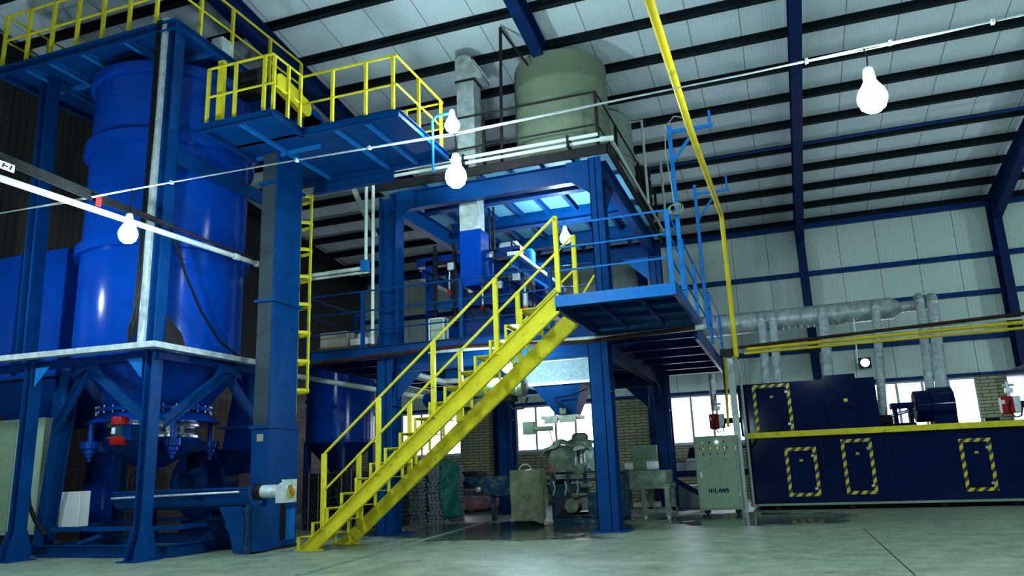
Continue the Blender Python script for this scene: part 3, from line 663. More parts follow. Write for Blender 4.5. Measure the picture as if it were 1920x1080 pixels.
m.bar((tg.x+.012, tg.y-.02, tg.z), (tg.x+.012, tg.y+.02, tg.z), .012, .012)
obj('tag_mark', m, 'black', cr)
rt_ = onX(185, 378, -8.82); obj('red_tape', M().box(rt_.x, rt_.x+.02, rt_.y-.06, rt_.y+.03, rt_.z-.07, rt_.z+.06), 'red', cr)
# ================================================================== bucket elevator
EL = thing('bucket_elevator', 'square blue and grey bucket elevator leg between the silo and the stairs', 'elevator', (-8.3, 11.3, 0))
ex0, ex1, ey0, ey1 = -8.47, -8.15, 10.92, 11.66
obj('casing', M().box(ex0, ex1, ey0, ey1, 1.95, 7.9), 'blue_steel', EL)
obj('grey_panel', M().box(ex0, ex1-.03, ey0-.012, ey0, 1.98, 6.9), 'panel_grey', EL)['label'] = 'weathered grey front face'
for z in (1.95, 4.12, 6.3): obj('collar', M().box(ex0-.05, ex1+.05, ey0-.06, ey1+.05, z, z+.05), 'blue_steel', EL)
bt = obj('boot', M().box(ex0-.01, ex1+.02, ey0-.02, ey1+.06, .04, 1.95), 'blue_steel', EL)
obj('boot_slot', M().box(ex1+.02, ex1+.026, ey0+.34, ey0+.48, .15, .95), 'black', bt)
obj('boot_plate', M().box(ex1+.02, ex1+.032, ey0+.50, ey0+.74, .12, .62), 'blue_light', bt)
obj('base_strip', M().box(ex0-.05, ex1+.08, ey0-.05, ey1+.1, 0, .04), 'dark_rail', bt)
lp = onY(488, 821, ey0-.02); obj('plate', M().box(lp.x-.06, lp.x+.06, ey0-.035, ey0-.02, lp.z-.06, lp.z+.06), 'carton', EL)
hd = obj('head', M().box(-8.55, -8.05, 10.55, 12.1, 7.55, 8.0).lathe([(.40, -.25), (.40, .25)], (-8.3, 10.85, 7.75), 24, (1, 0, 0)).lathe([(.40, -.25), (.40, .25)], (-8.3, 11.9, 7.75), 24, (1, 0, 0)), 'blue_deep', EL)
ga, gb = onX(521, 158, -7.90), onX(566, 203, -7.90)
gm = M(); R0 = .17
dv = (gb-ga).normalized(); nn = Vector((1, 0, 0)).cross(dv)
outl = arc(ga, R0, math.pi/2, 3*math.pi/2, 10, dv, nn) + arc(gb, R0, -math.pi/2, math.pi/2, 10, dv, nn)
obj('belt_guard', gm.prism(outl, (.10, 0, 0)), 'yellow', EL)
mo = onX(497, 165, -8.0); obj('motor', M().lathe([(.14, -.22), (.16, -.2), (.16, .2), (.14, .22)], (-8.15, 10.1, 7.95), 20, (1, 0, 0)).box(-8.35, -7.95, 9.95, 10.25, 7.6, 7.8), 'black', EL)
# platform round the head
ZP = 6.95
pf = obj('platform_deck', M().box(-8.72, -7.3, 9.58, 10.5, ZP-.04, ZP).box(-8.72, -5.46, 10.42, 12.4, ZP-.04, ZP), 'blue_steel', EL)
for a, b in (((-8.74, 9.58), (-7.3, 9.58)), ((-7.31, 9.56), (-7.31, 10.42)), ((-7.3, 10.40), (-5.44, 10.40)), ((-5.47, 10.38), (-5.47, 12.4)), ((-8.74, 12.4), (-5.44, 12.4)), ((-8.73, 9.58), (-8.73, 12.4))):
    obj('edge_beam', M().chan((*a, ZP-.07), (*b, ZP-.07), .14, .06), 'blue_steel', EL)
for x in (-8.0, -6.7, -6.1): obj('joist', M().bar((x, 10.45 if x > -7.3 else 9.6, ZP-.07), (x, 12.4, ZP-.07), .05, .07), 'blue_light', EL)
obj('joist', M().bar((-8.7, 11.0, ZP-.07), (-7.3, 10.95, ZP-.07), .05, .07), 'blue_light', EL)
rail(EL, [(-8.66, 9.62, ZP), (-7.36, 9.62, ZP), (-7.36, 10.46, ZP), (-5.52, 10.46, ZP), (-5.52, 12.3, ZP)], (.52, 1.05), [(-8.66, 9.62, ZP), (-8.1, 9.62, ZP), (-7.52, 9.62, ZP), (-7.36, 9.66, ZP), (-7.36, 10.05, ZP), (-7.36, 10.40, ZP), (-6.75, 10.46, ZP), (-6.1, 10.46, ZP), (-5.58, 10.46, ZP), (-5.52, 11.3, ZP), (-5.52, 12.25, ZP)], 'yellow', .024, .05)
rail(EL, [(-7.3, 12.35, ZP), (-5.52, 12.35, ZP)], (.52, 1.05), [(-7.2, 12.35, ZP), (-6.3, 12.35, ZP)], 'yellow', .02, .045)
for a, b in (((-7.3, 12.38), (-6.3, 13.6)),):
    obj('support_beam', M().ibeam((-8.4, 12.4, ZP-.22), (-6.6, 12.4, ZP-.22), .22, .12), 'blue_steel', EL)
obj('wide_post', M().box(-8.52, -8.40, 9.66, 9.74, ZP, ZP+1.2), 'yellow', EL)
# caged ladder behind the elevator
LD = thing('caged_ladder', 'yellow caged ladder behind the elevator leg', 'ladder', (-9.0, 12.6, 2.2))
for x in (-8.72, -8.42):
    pass
for yy in (12.45, 12.85): obj('stile', M().box(-9.05, -8.99, yy-.02, yy+.02, 2.3, 6.85), 'yellow', LD)
for i in range(15): obj('rung', M().tube((-9.02, 12.45, 2.5+i*.3), (-9.02, 12.85, 2.5+i*.3), .014, 6), 'yellow', LD)
for i in range(8):
    z = 2.75+i*.56
    obj('hoop', M().sweep([(-.004, -.035), (.004, -.035), (.004, .035), (-.004, .035)], (0, 0, 0), (0, 0, .001)) if False else M().grid(lambda u, v, z=z: (-9.02+.34*math.sin(math.pi*u)*1.25, 12.65-.25*math.cos(math.pi*u), z+(v-.5)*.07), 14, 1), 'yellow', LD, solid=.008)
obj('cage_bar', M().box(-8.62, -8.58, 12.62, 12.66, 2.72, 6.75), 'yellow', LD)
# ================================================================== water tanks on the upper deck
def cyl_from(pxl, pxr, row, yc):
    dl, dr = ray(pxl, row), ray(pxr, row)
    al, ar = math.atan2(dl.x, dl.y), math.atan2(dr.x, dr.y); am = (al+ar)/2; dist = yc/math.cos(am)
    return Vector((yc*math.tan(am), yc, 0)), dist*math.sin((ar-al)/2)
c, r = cyl_from(966.5, 1141, 210, 15.15)
zt = 9.75
tk = thing('water_tank', 'large stained beige plastic water tank at the front of the upper deck', 'water tank', (c.x, c.y, ZU), 'water tanks')
pr = [(r*.99, ZU+.01), (r, ZU+.04)]
for k in range(4): zz = ZU+.45+k*.5; pr += [(r, zz), (r+.012, zz+.02), (r+.012, zz+.07), (r, zz+.09)]
pr += [(r, zt-.10), (r*.985, zt-.03), (r*.95, zt), (r*.6, zt+.03), (r*.26, zt+.05), (0, zt+.05)]
obj('shell', M().lathe(pr, (c.x, c.y, 0), 80), 'tank', tk)
c2, r2 = cyl_from(1060, 1189, 300, 17.75)
tk2 = thing('water_tank', 'second beige water tank behind the large one on the upper deck', 'water tank', (c2.x, c2.y, ZU), 'water tanks')
zt2 = 9.62
pr = [(r2, ZU+.01)]
for k in range(7): zz = ZU+.2+k*.25; pr += [(r2, zz), (r2+.02, zz+.03), (r2+.02, zz+.08), (r2, zz+.11)]
pr += [(r2, zt2-.1), (r2*.8, zt2+.06), (r2*.35, zt2+.16), (r2*.35, zt2+.26), (0, zt2+.26)]
obj('shell', M().lathe(pr, (c2.x, c2.y, 0), 64), 'tank_pale', tk2)
op = onY(1203, 226, 17.6)
obj('outlet_pipe', M().poly([(c2.x+r2*.7, 17.6, op.z), op, (op.x, 17.6, ZU+.05)], .035, 8), 'white_pvc', tk2)
c3, r3 = cyl_from(1176, 1222, 350, 19.4)
tk3 = thing('water_tank', 'black ribbed tank at the back right corner of the upper deck', 'water tank', (c3.x, c3.y, ZU), 'water tanks')
pr = [(r3, ZU+.01)]
for k in range(6): zz = ZU+.1+k*.24; pr += [(r3, zz), (r3-.03, zz+.04), (r3-.03, zz+.10), (r3, zz+.14)]
pr += [(r3, ZU+1.65), (r3*.5, ZU+1.75), (0, ZU+1.75)]
obj('shell', M().lathe(pr, (c3.x, c3.y, 0), 40), 'black_tank', tk3)
pa = onY(1238, 302, 20.0)
tag(obj('vent_pipe', M().poly([pa-Vector((.6, 0, 0)), pa, (pa.x+.02, 20.0, 6.1)], .035, 8), 'white_pvc'), 'white vertical vent pipe behind the black ribbed tank', 'pipe')
# rectangular duct through the deck
dx0, dx1 = onY(858, 250, 13.97).x, onY(895, 250, 13.97).x
DU = thing('exhaust_duct', 'grey galvanised square duct rising through the front of the upper deck', 'duct', ((dx0+dx1)/2, 14.1, 4.8))
obj('shaft', M().box(dx0, dx1-.06, 13.97, 14.38, 5.95, 9.55), 'duct_galv', DU)
el = M().prism([(dx0-.02, 13.95, 9.55), (dx1+.16, 13.95, 9.28), (dx1+.16, 13.95, 9.38), (dx1-.12, 13.95, 9.86), (dx1-.22, 13.95, 9.93), (dx0+.05, 13.95, 9.93), (dx0-.02, 13.95, 9.86)], (0, .45, 0))
obj('hood', el, 'duct_galv', DU)
obj('outlet', M().prism([(dx1+.17, 13.99, 9.40), (dx1-.08, 13.99, 9.82), (dx1-.08, 14.36, 9.82), (dx1+.17, 14.36, 9.40)], (.01, 0, .006)), 'white', DU)  # white plate paints the lit inside of the hood mouth
obj('seam_band', M().box(dx0-.03, dx1-.03, 13.94, 14.41, 9.30, 9.34), 'dark_rail', DU)
obj('seam_band', M().box(dx0-.02, dx1-.04, 13.95, 14.40, 8.05, 8.08), 'duct_galv', DU)
CHT = obj('blue_chute', M().box(dx0-.01, dx1+.0, 13.98, 14.45, 4.92, 5.95).prism([(dx0-.01, 13.98, 4.92), (dx1, 13.98, 4.92), (dx1-.06, 13.98, 4.78), (dx0+.05, 13.98, 4.78)], (0, .47, 0)).box(dx1-.10, dx1+.015, 13.965, 13.98, 5.0, 5.95), 'blue_silo', DU)
tag(obj('steel_pole', M().tube(onY(938, 52, 13.8), onY(941, 306, 13.8), .035, 8).tube(onY(938, 54, 13.8), onY(990, 122, 14.05), .025, 8), 'dark_rail'), 'dark steel pole with a diagonal stay in front of the water tank', 'pole')
# ================================================================== machine on the lower deck
BM = thing('batching_machine', 'dark blue batching machine with rails and cylinders on the lower deck', 'machine', (-5.9, 15.3, ZD))
for x, y in ((-6.95, 14.75), (-4.95, 14.75), (-6.95, 16.3), (-4.95, 16.3)):
    obj('post', M().box(x-.09, x+.09, y-.09, y+.09, ZD, 5.62), 'blue_deep', BM)
obj('cross_beam', M().box(-7.25, -4.85, 14.66, 14.86, 5.50, 5.70), 'blue_deep', BM)
obj('cross_beam', M().box(-7.25, -4.85, 16.2, 16.4, 5.50, 5.70), 'blue_deep', BM)
obj('slide_rail', M().ibeam((-4.9, 14.2, 5.22), (-4.82, 17.8, 5.22), .24, .16), 'blue_light', BM)
obj('slide_rail', M().ibeam((-4.95, 14.2, 4.72), (-4.87, 17.8, 4.72), .24, .16), 'blue_deep', BM)
obj('slide_rail', M().ibeam((-6.9, 14.2, 5.2), (-6.82, 17.8, 5.2), .2, .14), 'blue_deep', BM)
obj('weigh_hopper', M().hexa([(-6.1, 14.9, 4.0), (-5.4, 14.9, 4.0), (-5.4, 15.7, 4.0), (-6.1, 15.7, 4.0)], [(-6.6, 14.8, 4.9), (-5.2, 14.8, 4.9), (-5.2, 16.1, 4.9), (-6.6, 16.1, 4.9)]), 'blue_deep', BM)
obj('skirt', M().box(-6.85, -5.0, 14.6, 16.4, ZD, 4.15), 'blue_deep', BM)
mc = onY(955, 466, 15.2)
mt_ = obj('motor', M().lathe([(.13, -.2), (.15, -.18), (.15, .18), (.13, .2), (.06, .24)], (mc.x, 15.2, mc.z), 24, (1, 0, 0)), 'galv', BM)
vcx = onY(992, 490, 15.8)
obj('air_vessel', M().lathe([(.0, -.30), (.10, -.28), (.15, -.22), (.15, .2), (.10, .27), (0, .30)], (vcx.x, 15.8, vcx.z), 24), 'blue_light', BM)
for i, (px, py) in enumerate(((843, 530), (868, 470), (905, 560), (915, 520), (930, 545), (985, 560))):
    p = onY(px, py, 14.55); o = obj('cylinder', M().tube(p-Vector((0, 0, .18)), p+Vector((0, 0, .12)), .05, 12).tube(p+Vector((0, 0, .12)), p+Vector((0, 0, .3)), .02, 8), ('chrome', 'galv')[i % 2], BM)
    obj('red_valve', M().tube(p-Vector((0, .03, .26)), p-Vector((0, .03, .16)), .04, 10), ('red', 'orange')[i % 2], BM)
hz = M()
for i in range(6):
    p = onY(846+i*30, 560, 14.6); hz.poly([p+Vector((0, 0, .4)), p+Vector((.06, -.05, .1)), p+Vector((.02, 0, -.25)), p+Vector((.15, .05, -.5))], .014, 6)
obj('hoses', hz, 'black', BM)
for px in (905, 917, 925): 
    a = onY(px, 395, 14.6); obj('hanger_rod', M().tube((a.x, 14.6, 5.6), (a.x, 14.6, 6.6), .022, 8), 'dark_rail', BM)
obj('guard_frame', M().poly([onY(958, 478, 14.7), onY(960, 452, 14.7), onY(985, 478, 15.4), onY(985, 495, 15.4)], .025, 6), 'black', BM)
for x in (-6.75, -6.3): obj('guide_post', M().box(x-.035, x+.035, 14.52, 14.59, ZD+.5, 5.9), 'black', BM)
obj('guide_bar', M().box(-6.78, -6.25, 14.5, 14.54, 5.45, 5.52), 'black', BM)
for px, py in ((846, 500), (918, 478), (936, 535), (968, 520), (1000, 585)):
    p = onY(px, py, 14.5); obj('valve_box', M().box(p.x-.07, p.x+.07, 14.45, 14.56, p.z-.07, p.z+.08), 'galv', BM, bevel=.006)
obj('side_frame', M().box(-5.5, -5.42, 14.5, 14.58, ZD, 5.5).box(-5.5, -4.9, 14.5, 14.58, 4.35, 4.45), 'blue_deep', BM)
obj('front_channel', M().chan((-6.95, 14.55, 4.55), (-4.95, 14.55, 4.55), .16, .07), 'blue_steel', BM)
obj('air_hose', M().poly([onY(905, 475, 14.4), onY(930, 468, 14.4), onY(952, 478, 14.4), onY(958, 505, 14.4), onY(945, 525, 14.4)], .016, 6), 'black', BM)
obj('gauge', M().lathe([(.05, 0), (.055, .01), (.055, .05), (0, .05)], onY(883, 545, 14.5), 16, (0, -1, 0)), 'white', BM)
obj('conveyor_tray', M().box(-4.98, -4.74, 14.2, 17.8, 5.36, 5.44), 'galv', BM)
# pallet with cartons on the left of the lower deck
PL = thing('pallet', 'dark wooden pallet at the left end of the lower deck', 'pallet', (-8.5, 14.3, ZD))
for k in range(3): obj('runner', M().box(-9.1, -7.75, 13.75+k*.45, 13.85+k*.45, ZD, ZD+.09), 'wood', PL)
obj('deck_boards', M().box(-9.1, -7.75, 13.72, 14.8, ZD+.09, ZD+.13), 'wood', PL)
z = ZD+.13
tag(obj('carton', M().box(-9.1, -8.45, 13.8, 14.5, z, z+.33), 'carton', bevel=.01), 'brown carton at the left end of the pallet on the lower deck', 'carton')
tag(obj('carton', M().box(-8.35, -7.85, 13.75, 14.15, z, z+.14), 'white', bevel=.008), 'flat white carton on the right end of the pallet on the lower deck', 'carton')
def blob(cx, cy, z0, rx, ry, rz, seed, sharp=.12):
    rnd = random.Random(seed); ph = [rnd.uniform(0, 6.3) for _ in range(8)]
    def fn(u, v):
        a = 2*math.pi*u; e = math.pi*v
        d = 1+sharp*math.sin(3*a+ph[0])*math.sin(2*e+ph[1])+sharp*.7*math.sin(7*a+ph[2])*math.sin(5*e+ph[3])+sharp*.4*math.sin(13*a+ph[4])*math.sin(9*e)
        return (cx+rx*d*math.sin(e)*math.cos(a), cy+ry*d*math.sin(e)*math.sin(a), z0+max(0, rz*(1-math.cos(e)*d)))
    return M().grid(fn, 36, 20)
tag(obj('plastic_wrap', blob(-8.35, 14.45, z+.005, .22, .25, .19, 3), 'white'), 'crumpled clear plastic wrap on top of the pallet on the lower deck', 'plastic wrap')
cg = onY(820, 615, 14.0); cf = M()
for dx in (-.16, .16):
    cf.box(cg.x+dx-.012, cg.x+dx+.012, 13.95, 13.97, ZD, ZD+.56); cf.box(cg.x+dx-.012, cg.x+dx+.012, 14.15, 14.17, ZD, ZD+.56)
for zz in (ZD+.01, ZD+.55): cf.box(cg.x-.17, cg.x+.17, 13.95, 14.17, zz-.01, zz+.01)
CRT = thing('plastic_crate', 'pale frame wrapped in clear film on the lower deck', 'crate', (cg.x, 14.05, ZD))
obj('frame', cf, 'white', CRT); obj('film', M().box(cg.x-.15, cg.x+.15, 14.0, 14.12, ZD+.02, ZD+.54), 'cabinet_pale', CRT)
# ================================================================== under the tower: hopper, mixer, tables
HP = thing('hopper', 'blue discharge hopper with a stained steel skirt hanging under the lower deck', 'hopper', (-4.2, 15.2, 2.1))
obj('skirt', M().box(-4.88, -3.52, 14.75, 15.9, 2.78, 3.22), 'plate_grey', HP)['label'] = 'stained grey steel skirt'
obj('rim', M().box(-4.92, -3.48, 14.7, 15.95, 2.74, 2.79).box(-4.92, -3.48, 14.7, 15.95, 3.2, 3.25), 'galv', HP)
obj('cone', M().hexa([(-4.33, 14.95, 2.16), (-3.93, 14.95, 2.16), (-3.93, 15.35, 2.16), (-4.33, 15.35, 2.16)], [(-4.75, 14.8, 2.74), (-3.75, 14.8, 2.74), (-3.75, 15.7, 2.74), (-4.75, 15.7, 2.74)]), 'blue_steel', HP)
gt = obj('slide_gate', M().box(-4.62, -3.86, 14.85, 15.4, 2.08, 2.14).box(-4.55, -4.28, 14.82, 14.9, 1.99, 2.10).box(-4.24, -3.9, 14.82, 14.9, 2.0, 2.12), 'galv', HP)
obj('gate_cylinder', M().box(-5.0, -4.78, 14.8, 15.0, 1.80, 2.05).tube((-4.8, 14.9, 1.9), (-4.4, 14.9, 1.9), .05, 10), 'cabinet', HP)
obj('junction_box', M().box(-4.2, -4.08, 14.75, 14.82, 2.16, 2.27), 'cabinet', HP)
obj('cable', M().poly([(-3.6, 14.72, 2.62), (-3.9, 14.7, 2.5), (-4.25, 14.72, 2.48), (-4.28, 14.74, 2.42), (-4.12, 14.74, 2.32), (-4.12, 14.75, 2.24)], .014, 6), 'black', HP)
GM = thing('gear_motor', 'round gear motor of the feed screw behind the stairs', 'gear motor', (-4.9, 13.6, 2.5))
obj('screw_tube', M().tube((-5.5, 13.7, 2.62), (-6.8, 14.2, 2.55), .14, 20), 'blue_deep', GM)
obj('housing', M().lathe([(.15, -.85), (.17, -.8), (.17, -.1), (.20, -.08), (.20, 0), (.15, .02)], (-4.55, 13.5, 2.62), 28, (1, .25, 0)), 'cabinet', GM)
obj('face_disc', M().lathe([(.2, 0.0), (.2, .03), (.08, .05), (0, .05)], (-4.55, 13.5, 2.62), 28, (1, -.25, 0)), 'chrome', GM)
obj('hub', M().lathe([(.05, .05), (.05, .08), (0, .08)], (-4.55, 13.5, 2.62), 16, (1, -.25, 0)), 'brass', GM)
obj('base', M().box(-5.3, -4.7, 13.35, 13.7, 2.36, 2.46), 'black', GM)
obj('cable', M().poly([(-4.85, 13.4, 2.4), (-4.7, 13.4, 2.2), (-4.5, 13.4, 2.2), (-4.42, 13.45, 2.4)], .02, 6), 'black', GM)
# letters
def letters(text, x0, y, z0, h, w, gap, skip=0):
    m = M(); t = h*.24; x = x0
    def st(ax, az, bx, bz):
        m.bar((x+ax*w, y, z0+az*h), (x+bx*w, y, z0+bz*h), t, .004, (0, 1, 0)) if False else m.sweep([(-t/2, -.002), (t/2, -.002), (t/2, .002), (-t/2, .002)], (x+ax*w, y, z0+az*h), (x+bx*w, y, z0+bz*h), (0, -1, 0))
    G = {'H': [(.12,0,.12,1),(.88,0,.88,1),(.12,.5,.88,.5)], 'I': [(.3,0,.3,1)], 'L': [(.12,0,.12,1),(.0,.1,.8,.1)], 'A': [(.08,0,.5,1),(.5,1,.92,0)],
         'N': [(.12,0,.12,1),(.88,0,.88,1),(.12,1,.88,0)], 'S': [(.1,.08,.85,.08),(.85,.0,.85,.56),(.1,.5,.9,.5),(.15,.44,.15,1),(.1,.92,.9,.92)]}
    for ch in text:
        for s in G[ch]: st(*s)
        x += (w*.6 if ch == 'I' else w)+gap
    return m
MX = thing('mixer', 'dirty green and blue concrete mixer machine under the hopper', 'mixer machine', (-4.3, 16.2, 0))
for y in (15.8, 16.9): obj('base_beam', M().ibeam((-4.75, y, .09), (-3.35, y, .09), .18, .14), 'machine_blue', MX)
for x in (-4.75, -3.45):
    obj('side_plate', M().prism([(x, 15.75, .1), (x, 16.95, .1), (x, 16.95, .95), (x, 15.75, .95)], (.10, 0, 0)), 'machine_blue', MX)
obj('side_plate', M().prism([(-3.98, 15.72, .14), (-3.6, 15.72, .14), (-3.6, 15.72, .62), (-3.98, 15.72, .62)], (0, .06, 0)), 'machine_blue', MX)
obj('gusset_plate', M().prism([(-4.85, 15.74, .35), (-4.35, 15.74, .62), (-3.95, 15.74, .62), (-3.95, 15.74, .80), (-4.85, 15.74, .80)], (0, .05, 0)), 'machine_blue', MX)
obj('table_frame', M().box(-4.82, -3.35, 15.72, 17.0, .84, .90).box(-4.82, -3.35, 15.72, 17.0, 1.0, 1.04), 'machine_blue', MX)
for x in (-4.75, -4.4, -4.05, -3.7, -3.4): obj('rib', M().box(x, x+.06, 15.7, 15.8, .62, 1.02), 'machine_blue', MX)
obj('roller', M().tube((-4.1, 15.7, .76), (-3.85, 15.7, .76), .05, 12), 'machine_green', MX)
for x, r_ in ((-4.36, .15), (-3.82, .12)):
    mo_ = obj('drive_motor', M().lathe([(r_*.9, -.02), (r_, 0), (r_, .5), (r_*.8, .52)], (x, 15.85, .36), 24, (0, 1, 0)), 'machine_green', MX)
obj('body', M().prism([(-4.84, 15.9, 1.04), (-4.30, 15.9, 1.04), (-4.24, 15.9, 1.55), (-4.57, 15.9, 1.6), (-4.74, 15.9, 1.52), (-4.86, 15.9, 1.2)], (0, .7, 0)), 'machine_green', MX)
obj('bearing', M().lathe([(.09, 0), (.11, .01), (.11, .16), (.05, .18)], (-4.12, 15.82, 1.08), 20, (0, -1, 0)), 'machine_green', MX)
mm_ = obj('mixer_motor', M().lathe([(.16, 1.36), (.17, 1.38), (.17, 1.72), (.18, 1.72), (.17, 1.80), (.12, 1.84), (0, 1.85)], (-4.22, 16.3, 0), 28), 'machine_green', MX)
fin = M()
for i in range(20):
    a = 2*math.pi*i/20; fin.bar((-4.22+.178*math.cos(a), 16.3+.178*math.sin(a), 1.40), (-4.22+.178*math.cos(a), 16.3+.178*math.sin(a), 1.70), .022, .012, (0, 1, 0))
obj('cooling_fins', fin, 'machine_green', mm_)
for i, x in enumerate((-4.24, -4.12, -4.02, -3.92)):
    obj('cylinder', M().tube((x, 15.95, 1.04), (x, 15.95, 1.34+.05*(i % 2)), .045, 12).tube((x, 15.95, 1.34), (x, 15.95, 1.46), .02, 8), ('galv', 'chrome')[i % 2], MX)
obj('cover_plate', M().prism([(-4.27, 15.86, 1.46), (-4.02, 15.86, 1.50), (-3.96, 15.86, 1.64), (-4.20, 15.86, 1.64)], (0, .4, .05)), 'galv', MX)
obj('valve_block', M().box(-4.0, -3.86, 15.85, 16.0, 1.10, 1.46), 'galv', MX)
obj('side_box', M().box(-4.95, -4.72, 16.3, 16.6, 1.05, 1.52), 'machine_green', MX)
obj('hose', M().poly([(-4.9, 15.8, 1.12), (-4.75, 15.75, 1.18), (-4.66, 15.78, 1.08), (-4.85, 15.78, 1.06)], .014, 6), 'red_hose', MX)
obj('hose', M().poly([(-4.65, 15.85, 1.5), (-4.72, 15.9, 1.7), (-4.82, 16.0, 2.0)], .012, 6), 'red_hose', MX)
tag(obj('cloth', M().grid(lambda u, v: (-5.0+u*1.1+.03*math.sin(9*v), 15.82+v*.6, 1.52+.16*math.sin(2.2*u+.4)-.16*max(0, .25-u)*3+.03*math.sin(17*u+5*v)+.02*math.sin(23*v)-.10*(1-min(1, 4*v))), 30, 16), 'cloth_green', solid=.02), 'crumpled pale green cloth thrown over the mixer', 'cloth')
for x in (-4.7, -4.45, -4.2):
    obj('pipe', M().poly([(x, 15.72, .58), (x+.05, 15.68, .72), (x+.02, 15.7, .86)], .02, 8), 'galv', MX)
obj('belt_guard', M().prism([(-4.12, 15.78, .26), (-3.75, 15.78, .30), (-3.75, 15.78, .42), (-4.12, 15.78, .52)], (0, .05, 0)), 'machine_green', MX)
obj('belt', M().bar((-4.3, 15.79, .50), (-3.8, 15.79, .60), .02, .03), 'rubber', MX)
obj('bracket', M().prism([(-4.62, 15.72, .84), (-4.30, 15.72, .84), (-4.30, 15.72, .96), (-4.46, 15.72, 1.12), (-4.62, 15.72, 1.02)], (0, .05, 0)), 'machine_green', MX)
obj('clamp_handle', M().tube((-4.05, 15.75, 1.06), (-3.9, 15.7, 1.24), .018, 8).tube((-4.0, 15.75, 1.24), (-4.0, 15.75, 1.42), .03, 10), 'chrome', MX)
obj('sensor_box', M().box(-3.9, -3.8, 15.8, 15.9, 1.05, 1.30), 'cabinet_pale', MX)
# bagged control box
BC = thing('control_box', 'small control box covered with a clear plastic bag beside the mixer', 'control box', (-5.15, 15.5, 0))
bx = (-5.50, -4.92)
obj('body', M().box(*bx, 15.42, 15.85, .10, 1.09), 'cabinet', BC, bevel=.01)
obj('lettering', letters('HILANS', -5.32, 15.395, .34, .07, .055, .016), 'machine_green', BC)
obj('plinth', M().box(-5.47, -4.95, 15.45, 15.8, 0, .10), 'black', BC)
def bagfn(u, v):
    # a loose bag hanging over box front and right side
    if u < .68: x = bx[0]-.02+(bx[1]-bx[0]+.04)*u/.68; y = 15.385-.012*math.sin(19*u+7*v)
    else: t = (u-.68)/.32; x = bx[1]+.03+.05*math.sin(3*v)+.16*t*v*v+.02*math.sin(15*v+9*t); y = 15.385+.42*t
    return (x, y+.01*math.sin(11*v), 1.11-1.03*v*(1-.06*math.sin(5*u)))
bag = obj('plastic_bag', M().grid(bagfn, 40, 24).grid(lambda u, v: (bx[0]-.02+u*(bx[1]-bx[0]+.06), 15.385+v*.48, 1.11+.012*math.sin(9*u+4*v)), 16, 8), 'plastic_bag', BC)
m_ = MAT['plastic_bag']; pb = m_.node_tree.nodes['Principled BSDF']; pb.inputs['Alpha'].default_value = .72
obj('white_cable', M().poly(arc((-5.25, 15.6, 1.1), .13, 0, math.pi, 10, (1, 0, 0), (0, 0, 1)), .012, 6), 'white', BC)
# cross conveyor to the left of it
CV = thing('conveyor', 'low dark blue conveyor frame behind the bagged control box', 'conveyor', (-6.5, 17.2, 0))
obj('trough', M().prism([(-7.3, 17.1, 1.0), (-5.45, 17.1, 1.0), (-5.45, 17.1, .62), (-6.5, 17.1, .55), (-7.0, 17.1, .72)], (0, .5, 0)), 'machine_blue', CV)
for x in (-6.9, -6.05): obj('idler', M().lathe([(.02, 0), (.06, 0), (.06, .06), (.03, .08)], (x, 17.08, .72), 16, (0, -1, 0)), 'galv', CV)
for x in (-6.6, -5.6): obj('leg', M().box(x-.05, x+.05, 17.2, 17.3, 0, .6), 'machine_blue', CV)
# steel table
TB = thing('vibrating_table', 'dirty green steel table with a deep apron right of the tower column', 'table', (-3.05, 17.5, 0))
obj('apron', M().box(-3.62, -2.56, 17.05, 18.0, .72, 1.0), 'machine_green', TB, bevel=.008)
for y0, y1, z0, z1 in ((17.05, 17.15, .62, .72), (17.9, 18.0, .62, .72), (17.07, 17.15, .12, .2), (17.9, 18.0, .12, .2)): obj('rail', M().box(-3.58, -2.5, y0, y1, z0, z1), 'machine_green', TB)
for x in (-3.55, -3.08, -2.58):
    for y in (17.06, 17.9): obj('leg', M().box(x-.05, x+.05, y, y+.09, .06, .64), 'machine_green', TB)
for x in (-3.55, -3.08, -2.58): obj('foot', M().tube((x, 17.1, 0), (x, 17.1, .07), .04, 10), 'galv', TB)
SP_ = thing('operator_panel', 'grey operator panel with a screen standing on the steel table', 'control panel', (-3.1, 17.9, 1.0))
obj('box', M().box(-3.42, -2.86, 17.85, 18.05, 1.005, 1.56), 'cabinet', SP_, bevel=.008)
obj('screen', M().box(-3.22, -3.06, 17.842, 17.85, 1.34, 1.48), 'screen', SP_)
for i in range(4): obj('button', M().tube((-3.3+i*.1, 17.85, 1.27), (-3.3+i*.1, 17.835, 1.27), .014, 10), ('black', 'red')[i == 1], SP_)
tag(obj('white_drum', M().lathe([(.02, 0), (.10, 0), (.10, .26), (.02, .26)], (-3.02, 17.35, 1.105), 24, (1, .25, 0)), 'white'), 'small white drum lying on the right end of the steel table', 'drum')
tag(obj('white_drum', M().lathe([(.02, 0), (.09, 0), (.09, .18), (.02, .18)], (-3.55, 17.55, 1.095), 24, (1, .3, 0)), 'white'), 'small white drum lying on the table next to the tower column', 'drum')
